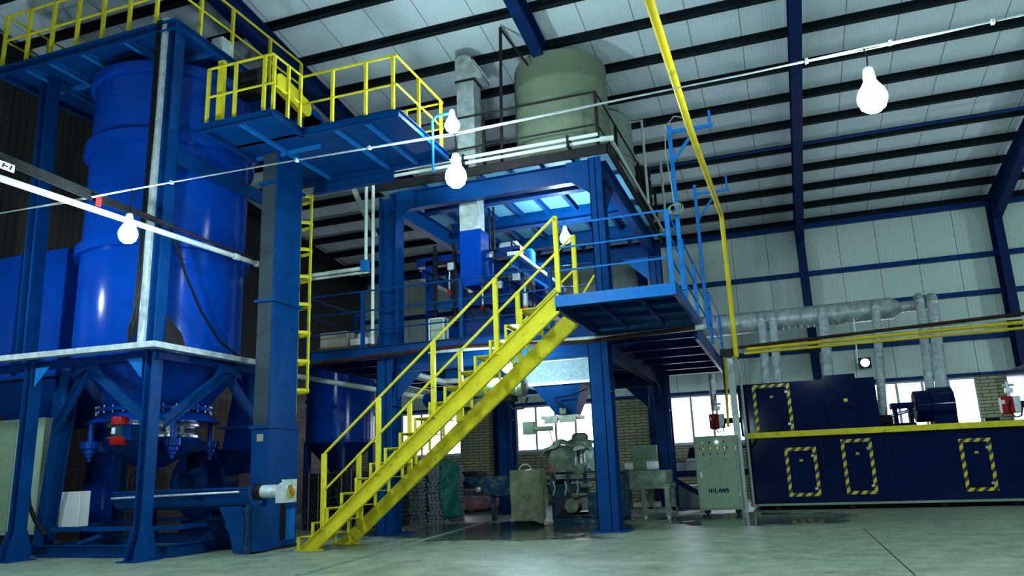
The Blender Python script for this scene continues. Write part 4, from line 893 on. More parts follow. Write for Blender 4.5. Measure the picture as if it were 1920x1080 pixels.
# roller conveyor with sacks
RC = thing('roller_conveyor', 'blue roller conveyor leading into the oven', 'conveyor', (-2.4, 20.7, 0))
for y in (20.35, 21.05): obj('side_rail', M().box(-3.3, -1.0, y-.03, y+.03, .80, .94), 'blue_deep', RC)
for i in range(14): obj('roller', M().tube((-3.2+i*.16, 20.36, .9), (-3.2+i*.16, 21.04, .9), .035, 10), 'galv', RC)
obj('brace', M().bar((-3.0, 20.3, .8), (-2.0, 20.3, .25), .07, .13), 'blue_deep', RC)
for x in (-3.2, -2.2, -1.2): obj('leg', M().box(x-.04, x+.04, 20.4, 20.48, 0, .8), 'blue_deep', RC)
obj('block', M().box(-2.9, -1.8, 21.2, 21.9, 0, .55), 'white', RC)
RKT = thing('white_bin', 'white plastic bin on the roller conveyor behind the control cabinet', 'bin', (-2.6, 20.7, .94))
obj('body', M().hexa([(-2.95, 20.45, .945), (-2.1, 20.45, .945), (-2.1, 20.95, .945), (-2.95, 20.95, .945)], [(-3.0, 20.42, 1.14), (-2.05, 20.42, 1.14), (-2.05, 20.98, 1.14), (-3.0, 20.98, 1.14)]), 'white', RKT)
tag(obj('sack', blob(-2.72, 20.7, 1.145, .20, .16, .06, 5), 'carton'), 'small tan sack on the left of the white bin', 'sack')
tag(obj('sack', blob(-2.42, 20.6, 1.145, .16, .14, .05, 6), 'white'), 'small white sack under the dark coat', 'sack')
tag(obj('coat', M().lathe([(.19, 1.16), (.17, 1.25), (.12, 1.42), (.06, 1.52), (0, 1.54)], (-2.40, 20.85, 0), 20), 'black'), 'dark coat draped in a peak behind the sacks', 'coat')
# ================================================================== dark stacks of interlocking trays
def stack(x0, x1, y0, y1, z1, n, material, label, straps=2, z0=0.0, seed=0, group='strapped stacks of dark plastic grids'):
    rnd = random.Random(seed); t = thing('grid_stack', label, 'stack of grids', ((x0+x1)/2, (y0+y1)/2, z0), group)
    h = (z1-z0)/n; m = M()
    for i in range(n):
        j = rnd.uniform(-.03, .03); k = rnd.uniform(-.03, .03); a = z0+i*h
        m.box(x0+j, x1+j, y0+k, y1+k, a, a+h*.55)
        w_ = (x1-x0); nn = 5
        for q in range(nn):
            xx = x0+j+w_*(q+.15+.1*(i % 2))/nn; m.box(xx, xx+w_*.55/nn, y0+k-.035, y1+k+.03, a+h*.25, a+h*.95)
        m.box(x0+j-.03, x1+j+.04, y0+k+.1, y1+k-.1, a+h*.3, a+h*.9)
    obj('grids', m, material, t)
    for s in range(straps):
        xx = x0+(x1-x0)*(s+.7)/(straps+.4)
        obj('strap', M().box(xx, xx+.02, y0-.075, y0-.07, z0, z1).box(xx, xx+.02, y0-.075, y1, z1+.004, z1+.008), 'strap', t)
    return t
yb_ = 15.1
stack(-10.3, -9.72, yb_, yb_+.9, .62, 7, 'pallet_dark', 'lower dark strapped grid stack right of the elevator boot', seed=1)
stack(-10.3, -9.72, yb_, yb_+.9, 1.22, 7, 'pallet_dark', 'upper dark strapped grid stack right of the elevator boot', z0=.63, seed=2)
stack(-9.6, -9.0, yb_+.2, yb_+1.1, .64, 7, 'pallet_dark', 'lower dark grid stack seen through the stair posts', seed=3)
stack(-9.6, -9.0, yb_+.2, yb_+1.1, 1.25, 7, 'pallet_dark', 'upper dark grid stack seen through the stair posts', z0=.65, seed=4)
stack(-8.9, -8.35, yb_+.5, yb_+1.3, 1.15, 12, 'pallet_dark', 'dark grid stack just left of the front left tower column', seed=5)
ys = 16.9
stack(-8.82, -8.28, ys, ys+.9, .70, 8, 'pallet_grey', 'lower grey grid stack just right of the front left tower column', 0, seed=6)
stack(-8.82, -8.28, ys, ys+.9, 1.35, 8, 'pallet_grey', 'upper grey grid stack just right of the front left tower column', 0, z0=.71, seed=7)
stack(-8.15, -7.62, ys+.1, ys+1, .66, 8, 'pallet_grey', 'lower grey grid stack beside the green tarp', 0, seed=8)
stack(-8.15, -7.62, ys+.1, ys+1, 1.30, 8, 'pallet_grey', 'upper grey grid stack beside the green tarp', 0, z0=.67, seed=9)
tag(obj('tarp', M().grid(lambda u, v: (-7.82+.36*u+.05*math.sin(8*v)+.10*v, ys-.04+.25*u+.03*math.sin(12*v+6*u), 1.36-1.25*v+.08*(1-u)*(1-v)), 14, 26), 'tarp_green', solid=.01), 'dark green tarpaulin hanging off the grey grid stack', 'tarp')
yf = 21.5
for i, (x, lab) in enumerate(((-10.1, 'leftmost low strapped stack in the row against the brick wall'), (-9.45, 'second low strapped stack in the row against the brick wall'), (-8.8, 'third low strapped stack in the row against the brick wall'), (-8.2, 'rightmost low strapped stack in the row against the brick wall'))):
    stack(x, x+.58, yf, yf+1.0, .62, 6, 'pallet_grey', lab, 1, seed=20+i)
stack(-10.6, -9.4, yf+1.5, yf+2.5, 1.15, 8, 'pallet_dark', 'dark loose pile of grids behind the row of low stacks', 0, seed=31)
stack(-9.2, -8.4, yf+1.5, yf+2.5, .95, 8, 'pallet_dark', 'dark pile of grids behind the right end of the low stacks', 0, seed=32)
def rollfn(u, v):
    a = 2*math.pi*v; r_ = .22*(1-.55*u**3)*(1 if u < .97 else .6); c_ = Vector((-9.5+1.75*u, 20.6+.15*u, .22+.06*u))
    return (c_.x, c_.y+r_*math.cos(a)*1.2, max(.003, c_.z+r_*math.sin(a)+.02*math.sin(30*u+3*a)))
tag(obj('wrapped_roll', M().grid(rollfn, 36, 20), 'pink_wrap'), 'long pinkish wrapped roll lying on the floor before the stacks', 'roll')
# second blue tank in the background
c4, r4 = cyl_from(574, 702, 760, 17.6)
B2 = thing('storage_tank', 'small shiny blue tank on legs behind the elevator leg', 'tank', (c4.x, c4.y, 0))
obj('shell', M().lathe([(r4, 1.95), (r4+.04, 1.95), (r4+.04, 2.0), (r4, 2.02), (r4, 3.0), (r4+.03, 3.0), (r4+.03, 3.05), (r4, 3.06), (r4, 3.95), (r4*.9, 3.97), (0, 4.0)], (c4.x, c4.y, 0), 64), 'blue_silo', B2)
obj('cone', M().lathe([(r4, 1.95), (.3, 1.35), (.2, 1.1), (0, 1.1)], (c4.x, c4.y, 0), 48), 'blue_deep', B2)
for a in (.6, 2.2, 3.75, 5.3):
    obj('leg', M().bar((c4.x+r4*.93*math.cos(a), c4.y+r4*.93*math.sin(a), 0), (c4.x+r4*.93*math.cos(a), c4.y+r4*.93*math.sin(a), 2.0), .14), 'blue_steel', B2)
obj('discharge_pipe', M().tube((c4.x+.2, c4.y-.2, .2), (c4.x+.2, c4.y-.2, 1.3), .12, 16), 'galv', B2)
PP = thing('drain_pipe', 'grey white pipe running under the lower deck in front of the small blue tank', 'pipe', (-8.5, 14.5, 3))
pa, pb_ = onY(560, 706, 14.3), onY(690, 728, 14.3)
obj('pipe_run', M().poly([pa, pb_, pb_+(pb_-pa)*.9], .055, 10), 'white_pvc', PP)
pa2, pb2 = onY(735, 690, 14.2), onY(830, 715, 15.2)
obj('pipe_run', M().poly([pa2, pb2, pb2+Vector((.9, .2, 0))], .055, 10), 'white_pvc', PP)
# ================================================================== left background: filter house, cabinet, fan
FH = thing('filter_house', 'big blue ribbed filter box at the left edge behind the silo frame', 'filter box', (-13.9, 11.8, 0))
obj('casing', M().box(-15.0, -12.98, 10.85, 12.9, 3.22, 5.72), 'blue_silo', FH)
for x in (-14.1, -15.0): obj('rib', M().box(x, x+.10, 10.76, 10.85, 3.3, 5.72), 'blue_deep', FH)
obj('side_rib', M().box(-12.98, -12.93, 11.6, 11.75, 3.3, 5.6), 'blue_deep', FH)
obj('hopper', M().hexa([(-14.6, 11.3, 2.3), (-13.4, 11.3, 2.3), (-13.4, 12.4, 2.3), (-14.6, 12.4, 2.3)], [(-15.0, 10.86, 3.22), (-12.98, 10.86, 3.22), (-12.98, 12.9, 3.22), (-15.0, 12.9, 3.22)]), 'blue_deep', FH)
obj('rim', M().box(-15.03, -12.95, 10.82, 12.93, 3.18, 3.24), 'blue_steel', FH)
for x, y in ((-13.1, 11.1), (-13.1, 12.7)): obj('leg', M().box(x-.08, x+.08, y-.08, y+.08, 0, 3.2), 'blue_steel', FH)
obj('elbow', M().poly([(-12.6, 12.2, 5.72), (-12.6, 12.2, 6.25), (-12.45, 12.25, 6.55), (-12.1, 12.4, 6.7)], .30, 20), 'machine_blue', FH)
obj('elbow_flange', M().tube((-12.6, 12.2, 6.10), (-12.6, 12.2, 6.15), .37, 24), 'carton', FH)
LC = thing('control_cabinet', 'tall pale green control cabinet at the left edge behind the silo frame', 'control cabinet', (-13.4, 10.6, 0), 'control cabinets')
obj('body', M().box(-14.6, -12.40, 10.25, 10.75, .34, 2.34), 'cabinet_pale', LC, bevel=.01)
obj('door', M().box(-14.5, -13.05, 10.235, 10.25, .40, 2.29), 'cabinet', LC)
obj('plinth', M().box(-14.6, -12.42, 10.27, 10.73, .24, .34), 'black', LC)
for x in (-14.3, -12.6): obj('foot', M().box(x, x+.14, 10.3, 10.7, 0, .24), 'blue_deep', LC)
hl = onY(74, 958, 10.2); obj('handle', M().box(hl.x-.04, hl.x+.04, 10.21, 10.25, hl.z-.26, hl.z+.24), 'brass', LC)
WB = onY(112, 955, 10.1)
tag(obj('junction_box', M().box(WB.x-.22, WB.x+.22, 10.28, 10.5, WB.z-.3, WB.z+.28), 'white', bevel=.01), 'white junction box beside the tall pale cabinet', 'junction box')
hs = [onY(52, 915, 9.75), onY(55, 948, 9.75), onY(66, 975, 9.75), onY(85, 1003, 9.8)]
tag(obj('hose', M().poly(hs, .035, 10), 'rubber'), 'thick black hose curving down in front of the tall pale cabinet', 'hose')
ch = thing('dust_chute', 'round shouldered blue chute standing behind the red vibrator motor', 'chute', (-13.4, 13.45, 0))
cc = onY(198, 900, 13.45)
obj('body', M().lathe([(.42, 0.02), (.42, 2.05), (.30, 2.3), (.30, 2.7)], (cc.x, 13.45, 0), 32), 'blue_silo', ch)
obj('flange', M().lathe([(.48, 1.98), (.48, 2.05)], (cc.x, 13.45, 0), 32), 'blue_deep', ch)
FN = thing('centrifugal_fan', 'dark blue centrifugal fan behind the silo stand', 'fan', (-11.4, 13.4, 0))
fc = onY(368, 905, 13.2)
obj('volute', M().lathe([(.2, 0), (.66, 0), (.70, .04), (.70, .46), (.66, .5)], (fc.x, 13.2, fc.z), 48, (0, 1, 0)).box(fc.x, fc.x+1.55, 13.22, 13.7, fc.z+.15, fc.z+.62), 'blue_deep', FN)
obj('inlet', M().lathe([(.30, 0), (.30, -.08), (.22, -.22), (.22, -.5)], (fc.x, 13.2, fc.z), 28, (0, 1, 0)), 'blue_steel', FN)
obj('outlet_duct', M().hexa([(fc.x+.55, 13.25, fc.z+.62), (fc.x+1.5, 13.25, fc.z+.62), (fc.x+1.5, 13.75, fc.z+.62), (fc.x+.55, 13.75, fc.z+.62)], [(fc.x+.85, 13.3, 3.5), (fc.x+1.45, 13.3, 3.5), (fc.x+1.45, 13.7, 3.5), (fc.x+.85, 13.7, 3.5)]), 'blue_silo', FN)
obj('duct_flange', M().box(fc.x+.5, fc.x+1.55, 13.2, 13.8, fc.z+1.05, fc.z+1.10), 'blue_light', FN)
obj('stand', M().prism([(fc.x-.45, 13.25, 0), (fc.x+.45, 13.25, 0), (fc.x+.2, 13.25, fc.z), (fc.x-.2, 13.25, fc.z)], (0, .05, 0)).prism([(fc.x-.45, 13.6, 0), (fc.x+.45, 13.6, 0), (fc.x+.2, 13.6, fc.z), (fc.x-.2, 13.6, fc.z)], (0, .05, 0)), 'blue_deep', FN)
# screw conveyor from the silo to the elevator boot
SC = thing('screw_conveyor', 'blue screw conveyor feeding the elevator boot, with a silver gear motor', 'screw conveyor', (-9.3, 10.6, 0))
obj('trough', M().prism([(-10.9, 10.44, .98), (-10.9, 10.86, .98), (-10.9, 10.86, .88), (-10.9, 10.80, .74), (-10.9, 10.65, .68), (-10.9, 10.5, .74), (-10.9, 10.44, .88)], (2.75, 0, 0)), 'blue_steel', SC)
obj('lid', M().box(-10.9, -8.15, 10.42, 10.88, .98, 1.01), 'blue_steel', SC)
obj('conduit', M().tube((-10.9, 10.41, .90), (-8.3, 10.41, .94), .018, 8), 'galv', SC)
obj('end_plate', M().prism([(-8.66, 10.40, .72), (-8.24, 10.40, .72), (-8.16, 10.40, .5), (-8.16, 10.40, .02), (-8.36, 10.40, .02), (-8.44, 10.40, .3)], (0, .03, 0)), 'blue_steel', SC)
obj('end_box', M().box(-8.30, -7.98, 10.42, 10.85, .03, .70), 'blue_steel', SC)
obj('angle_post', M().box(-8.12, -8.06, 10.36, 10.42, .0, .74), 'machine_blue', SC)
gmx = onY(520, 921, 10.25)
g_ = obj('gear_motor', M().lathe([(.08, -.26), (.10, -.24), (.10, .08), (.13, .10), (.13, .2)], (gmx.x-.02, 10.25, gmx.z), 24, (1, 0, 0)).box(gmx.x+.08, gmx.x+.2, 10.1, 10.42, gmx.z-.17, gmx.z+.1), 'galv', SC)
obj('fan_cover', M().lathe([(.11, -.38), (.125, -.36), (.125, -.26), (.11, -.24)], (gmx.x-.02, 10.25, gmx.z), 24, (1, 0, 0)), 'rubber', g_)
obj('mount_plate', M().box(gmx.x+.2, gmx.x+.23, 10.08, 10.42, gmx.z-.17, gmx.z+.17), 'galv', g_)
obj('flange_ring', M().lathe([(.11, 0), (.11, .02), (.06, .03), (0, .03)], (gmx.x+.23, 10.25, gmx.z), 20, (1, 0, 0)), 'chrome', g_)
obj('shaft_cap', M().lathe([(.035, .03), (.035, .05), (0, .05)], (gmx.x+.23, 10.25, gmx.z), 14, (1, 0, 0)), 'orange', g_)
obj('leg', M().box(-10.4, -10.3, 10.5, 10.8, 0, .68), 'blue_deep', SC)
# ================================================================== curing oven on the right
OV = thing('curing_oven', 'long navy blue curing oven with hazard striped doors on the right', 'oven', (2, 20.3, 0))
OY = 19.2
obj('lower_casing', M().box(-.98, 6.6, OY, 21.6, .14, 1.70), 'navy', OV)
obj('upper_casing', M().box(-1.04, 1.42, OY+.03, 21.4, 1.70, 2.90).box(1.42, 1.98, OY+.05, 21.4, 1.70, 2.88), 'navy', OV)
obj('duct_panel', M().box(.92, 1.55, OY-.04, OY+.04, 1.70, 2.98).box(.90, .95, OY-.07, OY-.03, 1.7, 2.98).box(1.52, 1.57, OY-.07, OY-.03, 1.7, 2.98), 'navy', OV)
hp_ = onY(1585, 750, OY-.06)
obj('arched_hatch', M().prism([Vector((hp_.x-.22, OY-.06, hp_.z-.12))]+[p for p in arc((hp_.x, OY-.06, hp_.z-.05), .20, math.pi, 0, 14, (1, 0, 0), (0, 0, 1))]+[Vector((hp_.x+.22, OY-.06, hp_.z-.12))], (0, -.05, 0)), 'navy', OV)
obj('shelf', M().box(hp_.x-.26, hp_.x+.26, OY-.12, OY-.04, hp_.z-.16, hp_.z-.12), 'navy', OV)
obj('warning_label', M().box(hp_.x-.04, hp_.x+.04, OY-.116, OY-.111, hp_.z-.04, hp_.z+.03), 'yellow', OV)
for x in (.68, 1.36, 2.05, 4.75): obj('seam', M().box(x-.012, x+.012, OY-.012, OY, .16, 1.62), 'navy_dark', OV)
obj('base_rail', M().box(-1.0, 6.6, OY-.02, OY+.05, .10, .15), 'cabinet', OV)['label'] = 'pale strip along the bottom edge'
obj('skid', M().box(-.8, 6.5, OY+.2, 21.3, .03, .10), 'black', OV)
for x in (-.4, 1.17, 3.0, 4.35): obj('foot', M().box(x-.06, x+.06, OY+.02, OY+.22, .0, .11), 'black', OV)
obj('yellow_rail', M().box(-.93, 6.6, OY-.16, OY, 1.625, 1.755), 'yellow', OV, bevel=.006)
def door(x0, x1, z0, z1, y, bottom=True):
    t = .075; d = obj('door', M().box(x0+t+.02, x1-t-.02, y-.022, y, z0+(t+.02 if bottom else .02), z1-t-.02), 'navy', OV, bevel=.006)
    tp = M().box(x0, x0+t, y-.006, y, z0, z1).box(x1-t, x1, y-.006, y, z0, z1).box(x0+t, x1-t, y-.006, y, z1-t, z1)
    if bottom: tp.box(x0+t, x1-t, y-.006, y, z0, z0+t)
    obj('hazard_tape', tp, 'hazard', d)
    for f in (.15, .82): obj('hinge', M().tube((x1-t-.03, y-.04, z0+(z1-z0)*f-.03), (x1-t-.03, y-.04, z0+(z1-z0)*f+.03), .012, 8).box(x1-t-.045, x1-t+.02, y-.034, y-.022, z0+(z1-z0)*f-.02, z0+(z1-z0)*f+.02), 'galv', d)
    xm, zm = x0+(x1-x0)*.5, z0+(z1-z0)*.73
    lb = obj('warning_label', M().box(xm-.035, xm+.035, y-.027, y-.0221, zm-.022, zm+.022), 'yellow', d)
    obj('label_mark', M().prism([(xm-.022, y-.0275, zm-.012), (xm-.002, y-.0275, zm-.012), (xm-.012, y-.0275, zm+.010)], (0, -.001, 0)).box(xm+.004, xm+.024, y-.0285, y-.0275, zm-.012, zm-.002), 'black', lb)
    return d
def dr(a, b, y):   # door corners from the photo: top left and bottom right
    A, B = onY(*a, y), onY(*b, y); return A.x, B.x, B.z, A.z
for a, b in (((1470, 840), (1541, 930)), ((1575, 824), (1648, 926)), ((1796, 823), (1874, 920))):
    x0, x1, z0, z1 = dr(a, b, OY); door(x0, x1, z0, z1, OY)
x0, x1, z0, z1 = dr((1409, 722), (1490, 808), OY+.03); door(x0, x1, 1.76, 2.87, OY+.03, False)
obj('conduit', M().poly([onY(1548, 822, OY-.03), onY(1551, 868, OY-.03), onY(1546, 875, OY-.03), onY(1536, 874, OY-.03)], .018, 8), 'navy_dark', OV)
obj('conduit', M().poly([onY(1392, 838, OY-.03), onY(1412, 836, OY-.03), onY(1420, 822, OY-.03)], .025, 8), 'black', OV)
# blower on top of the lower casing
ZB = 1.70
BL = thing('oven_blower', 'navy blue blower with its motor on top of the right half of the oven', 'blower', (2.9, 20, ZB))
vb_ = onY(1764, 766, 19.9)
obj('volute', M().box(vb_.x-.2, vb_.x+.28, 19.7, 20.3, ZB+.01, ZB+.78).lathe([(.40, -.2), (.42, -.18), (.42, .26), (.40, .28)], (vb_.x, 20.05, ZB+.50), 36, (1, 0, 0)), 'navy', BL)
obj('impeller_housing', M().lathe([(.34, -.52), (.36, -.5), (.36, -.2)], (vb_.x, 20.05, ZB+.50), 36, (1, 0, 0)), 'navy', BL)
obj('bearing_pedestal', M().box(vb_.x-1.0, vb_.x-.55, 19.8, 20.2, ZB+.01, ZB+.14).box(vb_.x-.98, vb_.x-.9, 19.85, 20.15, ZB+.1, ZB+.5).box(vb_.x-.66, vb_.x-.58, 19.85, 20.15, ZB+.1, ZB+.5).box(vb_.x-1.02, vb_.x-.54, 19.8, 20.2, ZB+.46, ZB+.6), 'navy', BL)
obj('motor', M().lathe([(.12, -.18), (.15, -.16), (.15, .2), (.10, .24)], (vb_.x-1.25, 20.0, ZB+.2), 24, (1, 0, 0)), 'black', BL)
obj('shaft', M().tube((vb_.x-1.1, 20.0, ZB+.3), (vb_.x-.5, 20.0, ZB+.45), .04, 10), 'galv', BL)
sgp = onY(1855, 785, 19.6); tag(obj('socket_box', M().box(sgp.x-.10, sgp.x+.18, 19.5, 19.62, ZB+.01, ZB+.14), 'navy_dark'), 'small dark socket box on the oven top near the right burner', 'socket box')
def burner(px, py, y, label, flip, host):
    c = onY(px, py, y); t = thing('gas_burner', label, 'burner', (c.x, y, c.z-.2), 'red gas burners')
    obj('red_cover', M().box(c.x-.17, c.x+.05, y-.14, y+.14, c.z-.19, c.z+.18), 'red', t, bevel=.03)
    obj('body', M().box(c.x+.05, c.x+.19, y-.12, y+.12, c.z-.17, c.z+.17), 'galv', t, bevel=.02)
    obj('white_patch', M().box(c.x-.175, c.x-.11, y-.145, y-.139, c.z+.02, c.z+.1), 'white', t)
    obj('gas_hose', M().poly([Vector((c.x, y-.16, c.z+.1)), Vector((c.x-.06, y-.17, c.z-.12)), Vector((c.x+.02, y-.17, c.z-.27)), Vector((c.x+.14, y-.17, c.z-.25)), Vector((c.x+.2, y-.16, c.z-.05))], .016, 6), 'rubber', t)
    v = obj('valve_train', M().tube((c.x+.02, y, c.z+.15), (c.x+.02, y, c.z+.5), .03, 10).box(c.x-.04, c.x+.10, y-.05, y+.05, c.z+.26, c.z+.36).tube((c.x-.06, y, c.z+.42), (c.x+.14, y, c.z+.42), .025, 8), 'galv', t)
    obj('nozzle', M().tube((c.x+.15, y, c.z), (host, y, c.z), .07, 16), 'dark_rail', t)
burner(1344, 790, 19.7, 'red gas burner above the grey control cabinet', 1, -1.0)
burner(1893, 759, 19.3, 'red gas burner above the yellow rail at the right edge', 1, 5.2)
tag(obj('burner_box', M().box(5.0, 6.5, 19.25, 21, 1.71, 2.95), 'navy'), 'navy casing at the right end of the oven behind the burner', 'casing')
# ---- spiral duct above the oven
DY = 22.2
a, b = onY(1345, 612, DY), onY(1672, 578, DY); e0, e1 = onY(1686, 575, DY), onY(1752, 568, DY)
SD = thing('spiral_duct', 'big silver spiral duct hanging along the back wall above the oven', 'duct', a)
def spiral(p, q, r, pitch, ridge=.012):
    p, q = Vector(p), Vector(q); L = (q-p).length; n = int(L/pitch); pr = []
    for i in range(n): h = i*pitch; pr += [(r, h), (r, h+pitch*.8), (r+ridge, h+pitch*.86), (r+ridge, h+pitch*.94), (r, h+pitch*.999)]
    pr.append((r, L)); return M().lathe(pr, p, 32, q-p)
obj('main_duct', spiral(a-Vector((2.4, 0, .02)), b, .29, .16, .008), 'duct_galv', SD)
obj('reducer', M().lathe([(.29, 0), (.16, .2)], b, 32, b-a), 'duct_galv', SD)
obj('small_duct', spiral(b+(b-a).normalized()*.2, e1, .145, .12), 'duct_galv', SD)
DP = [((1428, 602), (1437, 716), .095), ((1449, 600), (1459, 714), .095), ((1543, 590), (1553, 704), .115), ((1642, 578), (1657, 795), .095), ((1725, 566), (1744, 735), .095), ((1749, 568), (1766, 733), .125)]
nm = ['leftmost', 'second', 'third', 'fourth', 'fifth', 'rightmost']
for i, (t, q, r_) in enumerate(DP):
    A = onY(*t, DY-.36); Bz = 2.9 if i < 3 else (2.45 if i > 3 else 1.72)
    dyy = 20.4 if i < 3 else 20.15
    Bq = onY(*q, dyy); Bq.z = Bz if i < 3 else Bq.z
    dt = thing('flexible_duct', '%s of the thin silver ducts dropping from the spiral duct' % nm[i], 'duct', Bq, 'silver drop ducts')
    obj('tube', spiral(A, Bq, r_, .07, .012), 'galv', dt)
    obj('elbow', M().poly(arc(A+Vector((0, .16, 0)), .16, math.pi, math.pi/2, 6, (0, 1, 0), (0, 0, 1))+[A+Vector((0, .30, .16))], r_*1.1, 16), 'duct_galv', dt)
    obj('foil_tape', M().lathe([(r_*1.12, -.04), (r_*1.2, 0), (r_*1.12, .05)], A, 16, (0, 0, 1)), 'galv', dt)
A = onY(1333, 702, 19.9); dt = thing('flexible_duct', 'short silver duct dropping to the burner beside the white post', 'duct', A, 'silver drop ducts')
obj('tube', spiral(A, onY(1340, 770, 19.9), .08, .07, .012), 'galv', dt)
# ---- gas pipes
GY = 18.6
def px2(p, q, y): return onY(*p, y), onY(*q, y)
for nmx, (p, q), r_, mtl, lab in (('brown_pipe', ((1373, 653), (1960, 583)), .038, 'brown_pipe', 'long brown pipe on top of the yellow gas pipes over the oven'),
                                ('white_pipe', ((1600, 624), (1960, 592)), .030, 'white_pvc', 'white pipe between the brown pipe and the yellow gas pipes'),
                                ('gas_pipe', ((1400, 655), (1960, 600)), .040, 'yellow_pipe', 'upper yellow gas pipe running over the oven to the right'),
                                ('gas_pipe', ((1395, 663), (1960, 611)), .030, 'yellow_pipe', 'lower yellow gas pipe running over the oven to the right')):
    A, Bq = px2(p, q, GY+(.12 if mtl == 'white_pvc' else 0)); tag(obj(nmx, M().tube(A, Bq, r_, 14), mtl), lab, 'pipe')
zr = onX(1293, 240, -.75)
pts = [onX(1206, -35, -.75), onX(1217, 0, -.75), zr, onX(1352, 402, -.75)]
lo = onX(1364, 636, -.75); tpv = pts[-1]
gr = thing('gas_riser', 'yellow gas pipe running along under the roof and down beside the landing', 'pipe', (-.75, lo.y, lo.z))
obj('pipe_run', M().poly([pts[0], zr, tpv, tpv+Vector((0, .06, -.03)), tpv+Vector((0, .1, -.12)), (tpv.x+.0, tpv.y+.1, lo.z), (tpv.x, tpv.y+.1, lo.z-.02)], .045, 12), 'yellow_pipe', gr)
obj('lower_run', M().poly([(tpv.x, tpv.y+.1, lo.z), (-.9, 18.0, 3.42), (-1.02, GY, 3.5), (-1.2, GY, 3.45), (-1.28, GY-.1, 1.9)], .03, 10), 'yellow_pipe', gr)
pc = onY(1375, 740, 18.65)
PO = thing('post', 'pale square post with conduits standing behind the grey control cabinet', 'post', (pc.x, 18.65, 0))
obj('tube', M().box(pc.x-.07, pc.x+.07, 18.58, 18.72, 0, 3.6), 'white_pvc', PO)
obj('conduit', M().poly([(pc.x+.20, 18.6, .1), (pc.x+.20, 18.6, 1.9), (pc.x+.20, 18.6, 3.3), (pc.x+.12, 18.6, 3.5), (pc.x, 18.6, 3.5)], .03, 10), 'cabinet_pale', PO)
obj('clamp', M().box(pc.x-.2, pc.x+.15, 18.54, 18.76, 3.5, 3.7), 'dark_rail', PO)
obj('thin_pipe', M().tube((pc.x-.17, 18.62, 1.9), (pc.x-.17, 18.62, 3.6), .02, 8), 'brown_pipe', PO)
hs_ = onY(1603, 640, 19.0); tag(obj('pipe_hanger', M().bar(onY(1601, 598, 18.66), onY(1608, 682, 18.66), .09, .02), 'white_pvc'), 'white flat strap holding the gas pipes above the oven', 'strap')
# ---- control cabinet with the maker's name
CC = thing('control_cabinet', 'grey green control cabinet with push buttons left of the oven', 'control cabinet', (-1.55, 18.2, 0), 'control cabinets')
cx0, cx1, cyf = -2.03, -1.09, 18.0
obj('body', M().box(cx0, cx1, cyf, cyf+.42, .10, 1.70), 'cabinet', CC, bevel=.01)
obj('door', M().box(cx0+.03, cx1-.06, cyf-.02, cyf, .14, 1.67), 'cabinet', CC, bevel=.006)
for x in (cx0+.16, cx1-.12): obj('foot', M().box(x-.06, x+.06, cyf+.03, cyf+.2, .03, .10).tube((x, cyf+.1, 0), (x, cyf+.1, .04), .03, 10), 'black', CC)
obj('handle', M().box(cx0+.09, cx0+.12, cyf-.035, cyf-.02, .80, .92), 'galv', CC)
for z in (.42, 1.42): obj('hinge', M().tube((cx1-.045, cyf-.02, z-.05), (cx1-.045, cyf-.02, z+.05), .016, 8), 'galv', CC)
obj('lettering', letters('HILANS', cx0+.24, cyf-.024, .47, .085, .062, .016), 'navy', CC)
for j, z in enumerate((1.56, 1.43, 1.31, 1.19, 1.09)):
    for i in range(4):
        if j == 4 and i in (0, 3): continue
        x = cx0+.19+i*.155; mtl = (['white', 'black', 'lamp_white', 'red_dull'][i] if j == 0 else 'lamp_red' if j == 1 else 'red_dull' if j == 2 else ['machine_green', 'red_dull'][i % 2])
        if j == 1:
            b_ = obj('lamp_button', M().box(x-.025, x+.025, cyf-.03, cyf-.02, z-.03, z+.03), 'black', CC)
            obj('red_lens', M().tube((x+.004, cyf-.03, z+.012), (x+.004, cyf-.036, z+.012), .012, 10), 'lamp_red', b_); obj('green_lens', M().tube((x+.004, cyf-.03, z-.014), (x+.004, cyf-.036, z-.014), .010, 10), 'lamp_green', b_)
        else: obj('push_button', M().tube((x, cyf-.02, z), (x, cyf-.04, z), (.022, .02, .02, .014, .014)[j], 12), mtl, CC)
    if j == 1:
        for x in (cx0+.12, cx0+.72): obj('push_button', M().tube((x, cyf-.02, z), (x, cyf-.035, z), .018, 12), 'red_dull', CC)
# ---- wall floodlight and machine tag
fl_ = onY(1622, 680, YW-.25)
FLD = thing('floodlight', 'small square floodlight glowing on the back wall above the oven', 'lamp', (fl_.x, YW-.1, fl_.z))
obj('housing', M().box(fl_.x-.17, fl_.x+.17, YW-.25, YW-.12, fl_.z-.16, fl_.z+.16), 'black', FLD)
obj('lens', M().tube((fl_.x, YW-.25, fl_.z), (fl_.x, YW-.262, fl_.z), .12, 20), 'flood_glow', FLD)
obj('bracket', M().box(fl_.x-.03, fl_.x+.03, YW-.12, YW-.0, fl_.z-.03, fl_.z+.03), 'black', FLD)
rb0 = Vector((-1.24, 11.28, 0))
rc_ = M().poly([(rb0.x, rb0.y, 6.25), (rb0.x+.12, rb0.y-.03, 6.36), (rb0.x+.3, rb0.y-.02, 6.30), (rb0.x+.45, rb0.y, 6.18)], .010, 6).poly([(rb0.x-.03, rb0.y, 6.25), (rb0.x-.06, rb0.y, 5.8), (rb0.x-.02, rb0.y, 5.3), (rb0.x, rb0.y-.02, 4.95)], .010, 6)
for k in range(4): rc_.poly([Vector((rb0.x+.02*k-.03, rb0.y-.03, 4.86))+v for v in arc((0, 0, 0), .07+.01*k, 0, 2*math.pi, 14, (1, 0, 0), (0, .3, 1))], .009, 6)
tag(obj('rope', rc_, 'machine_green'), 'pale rope tied round the tall blue bracket post at the landing corner', 'rope')
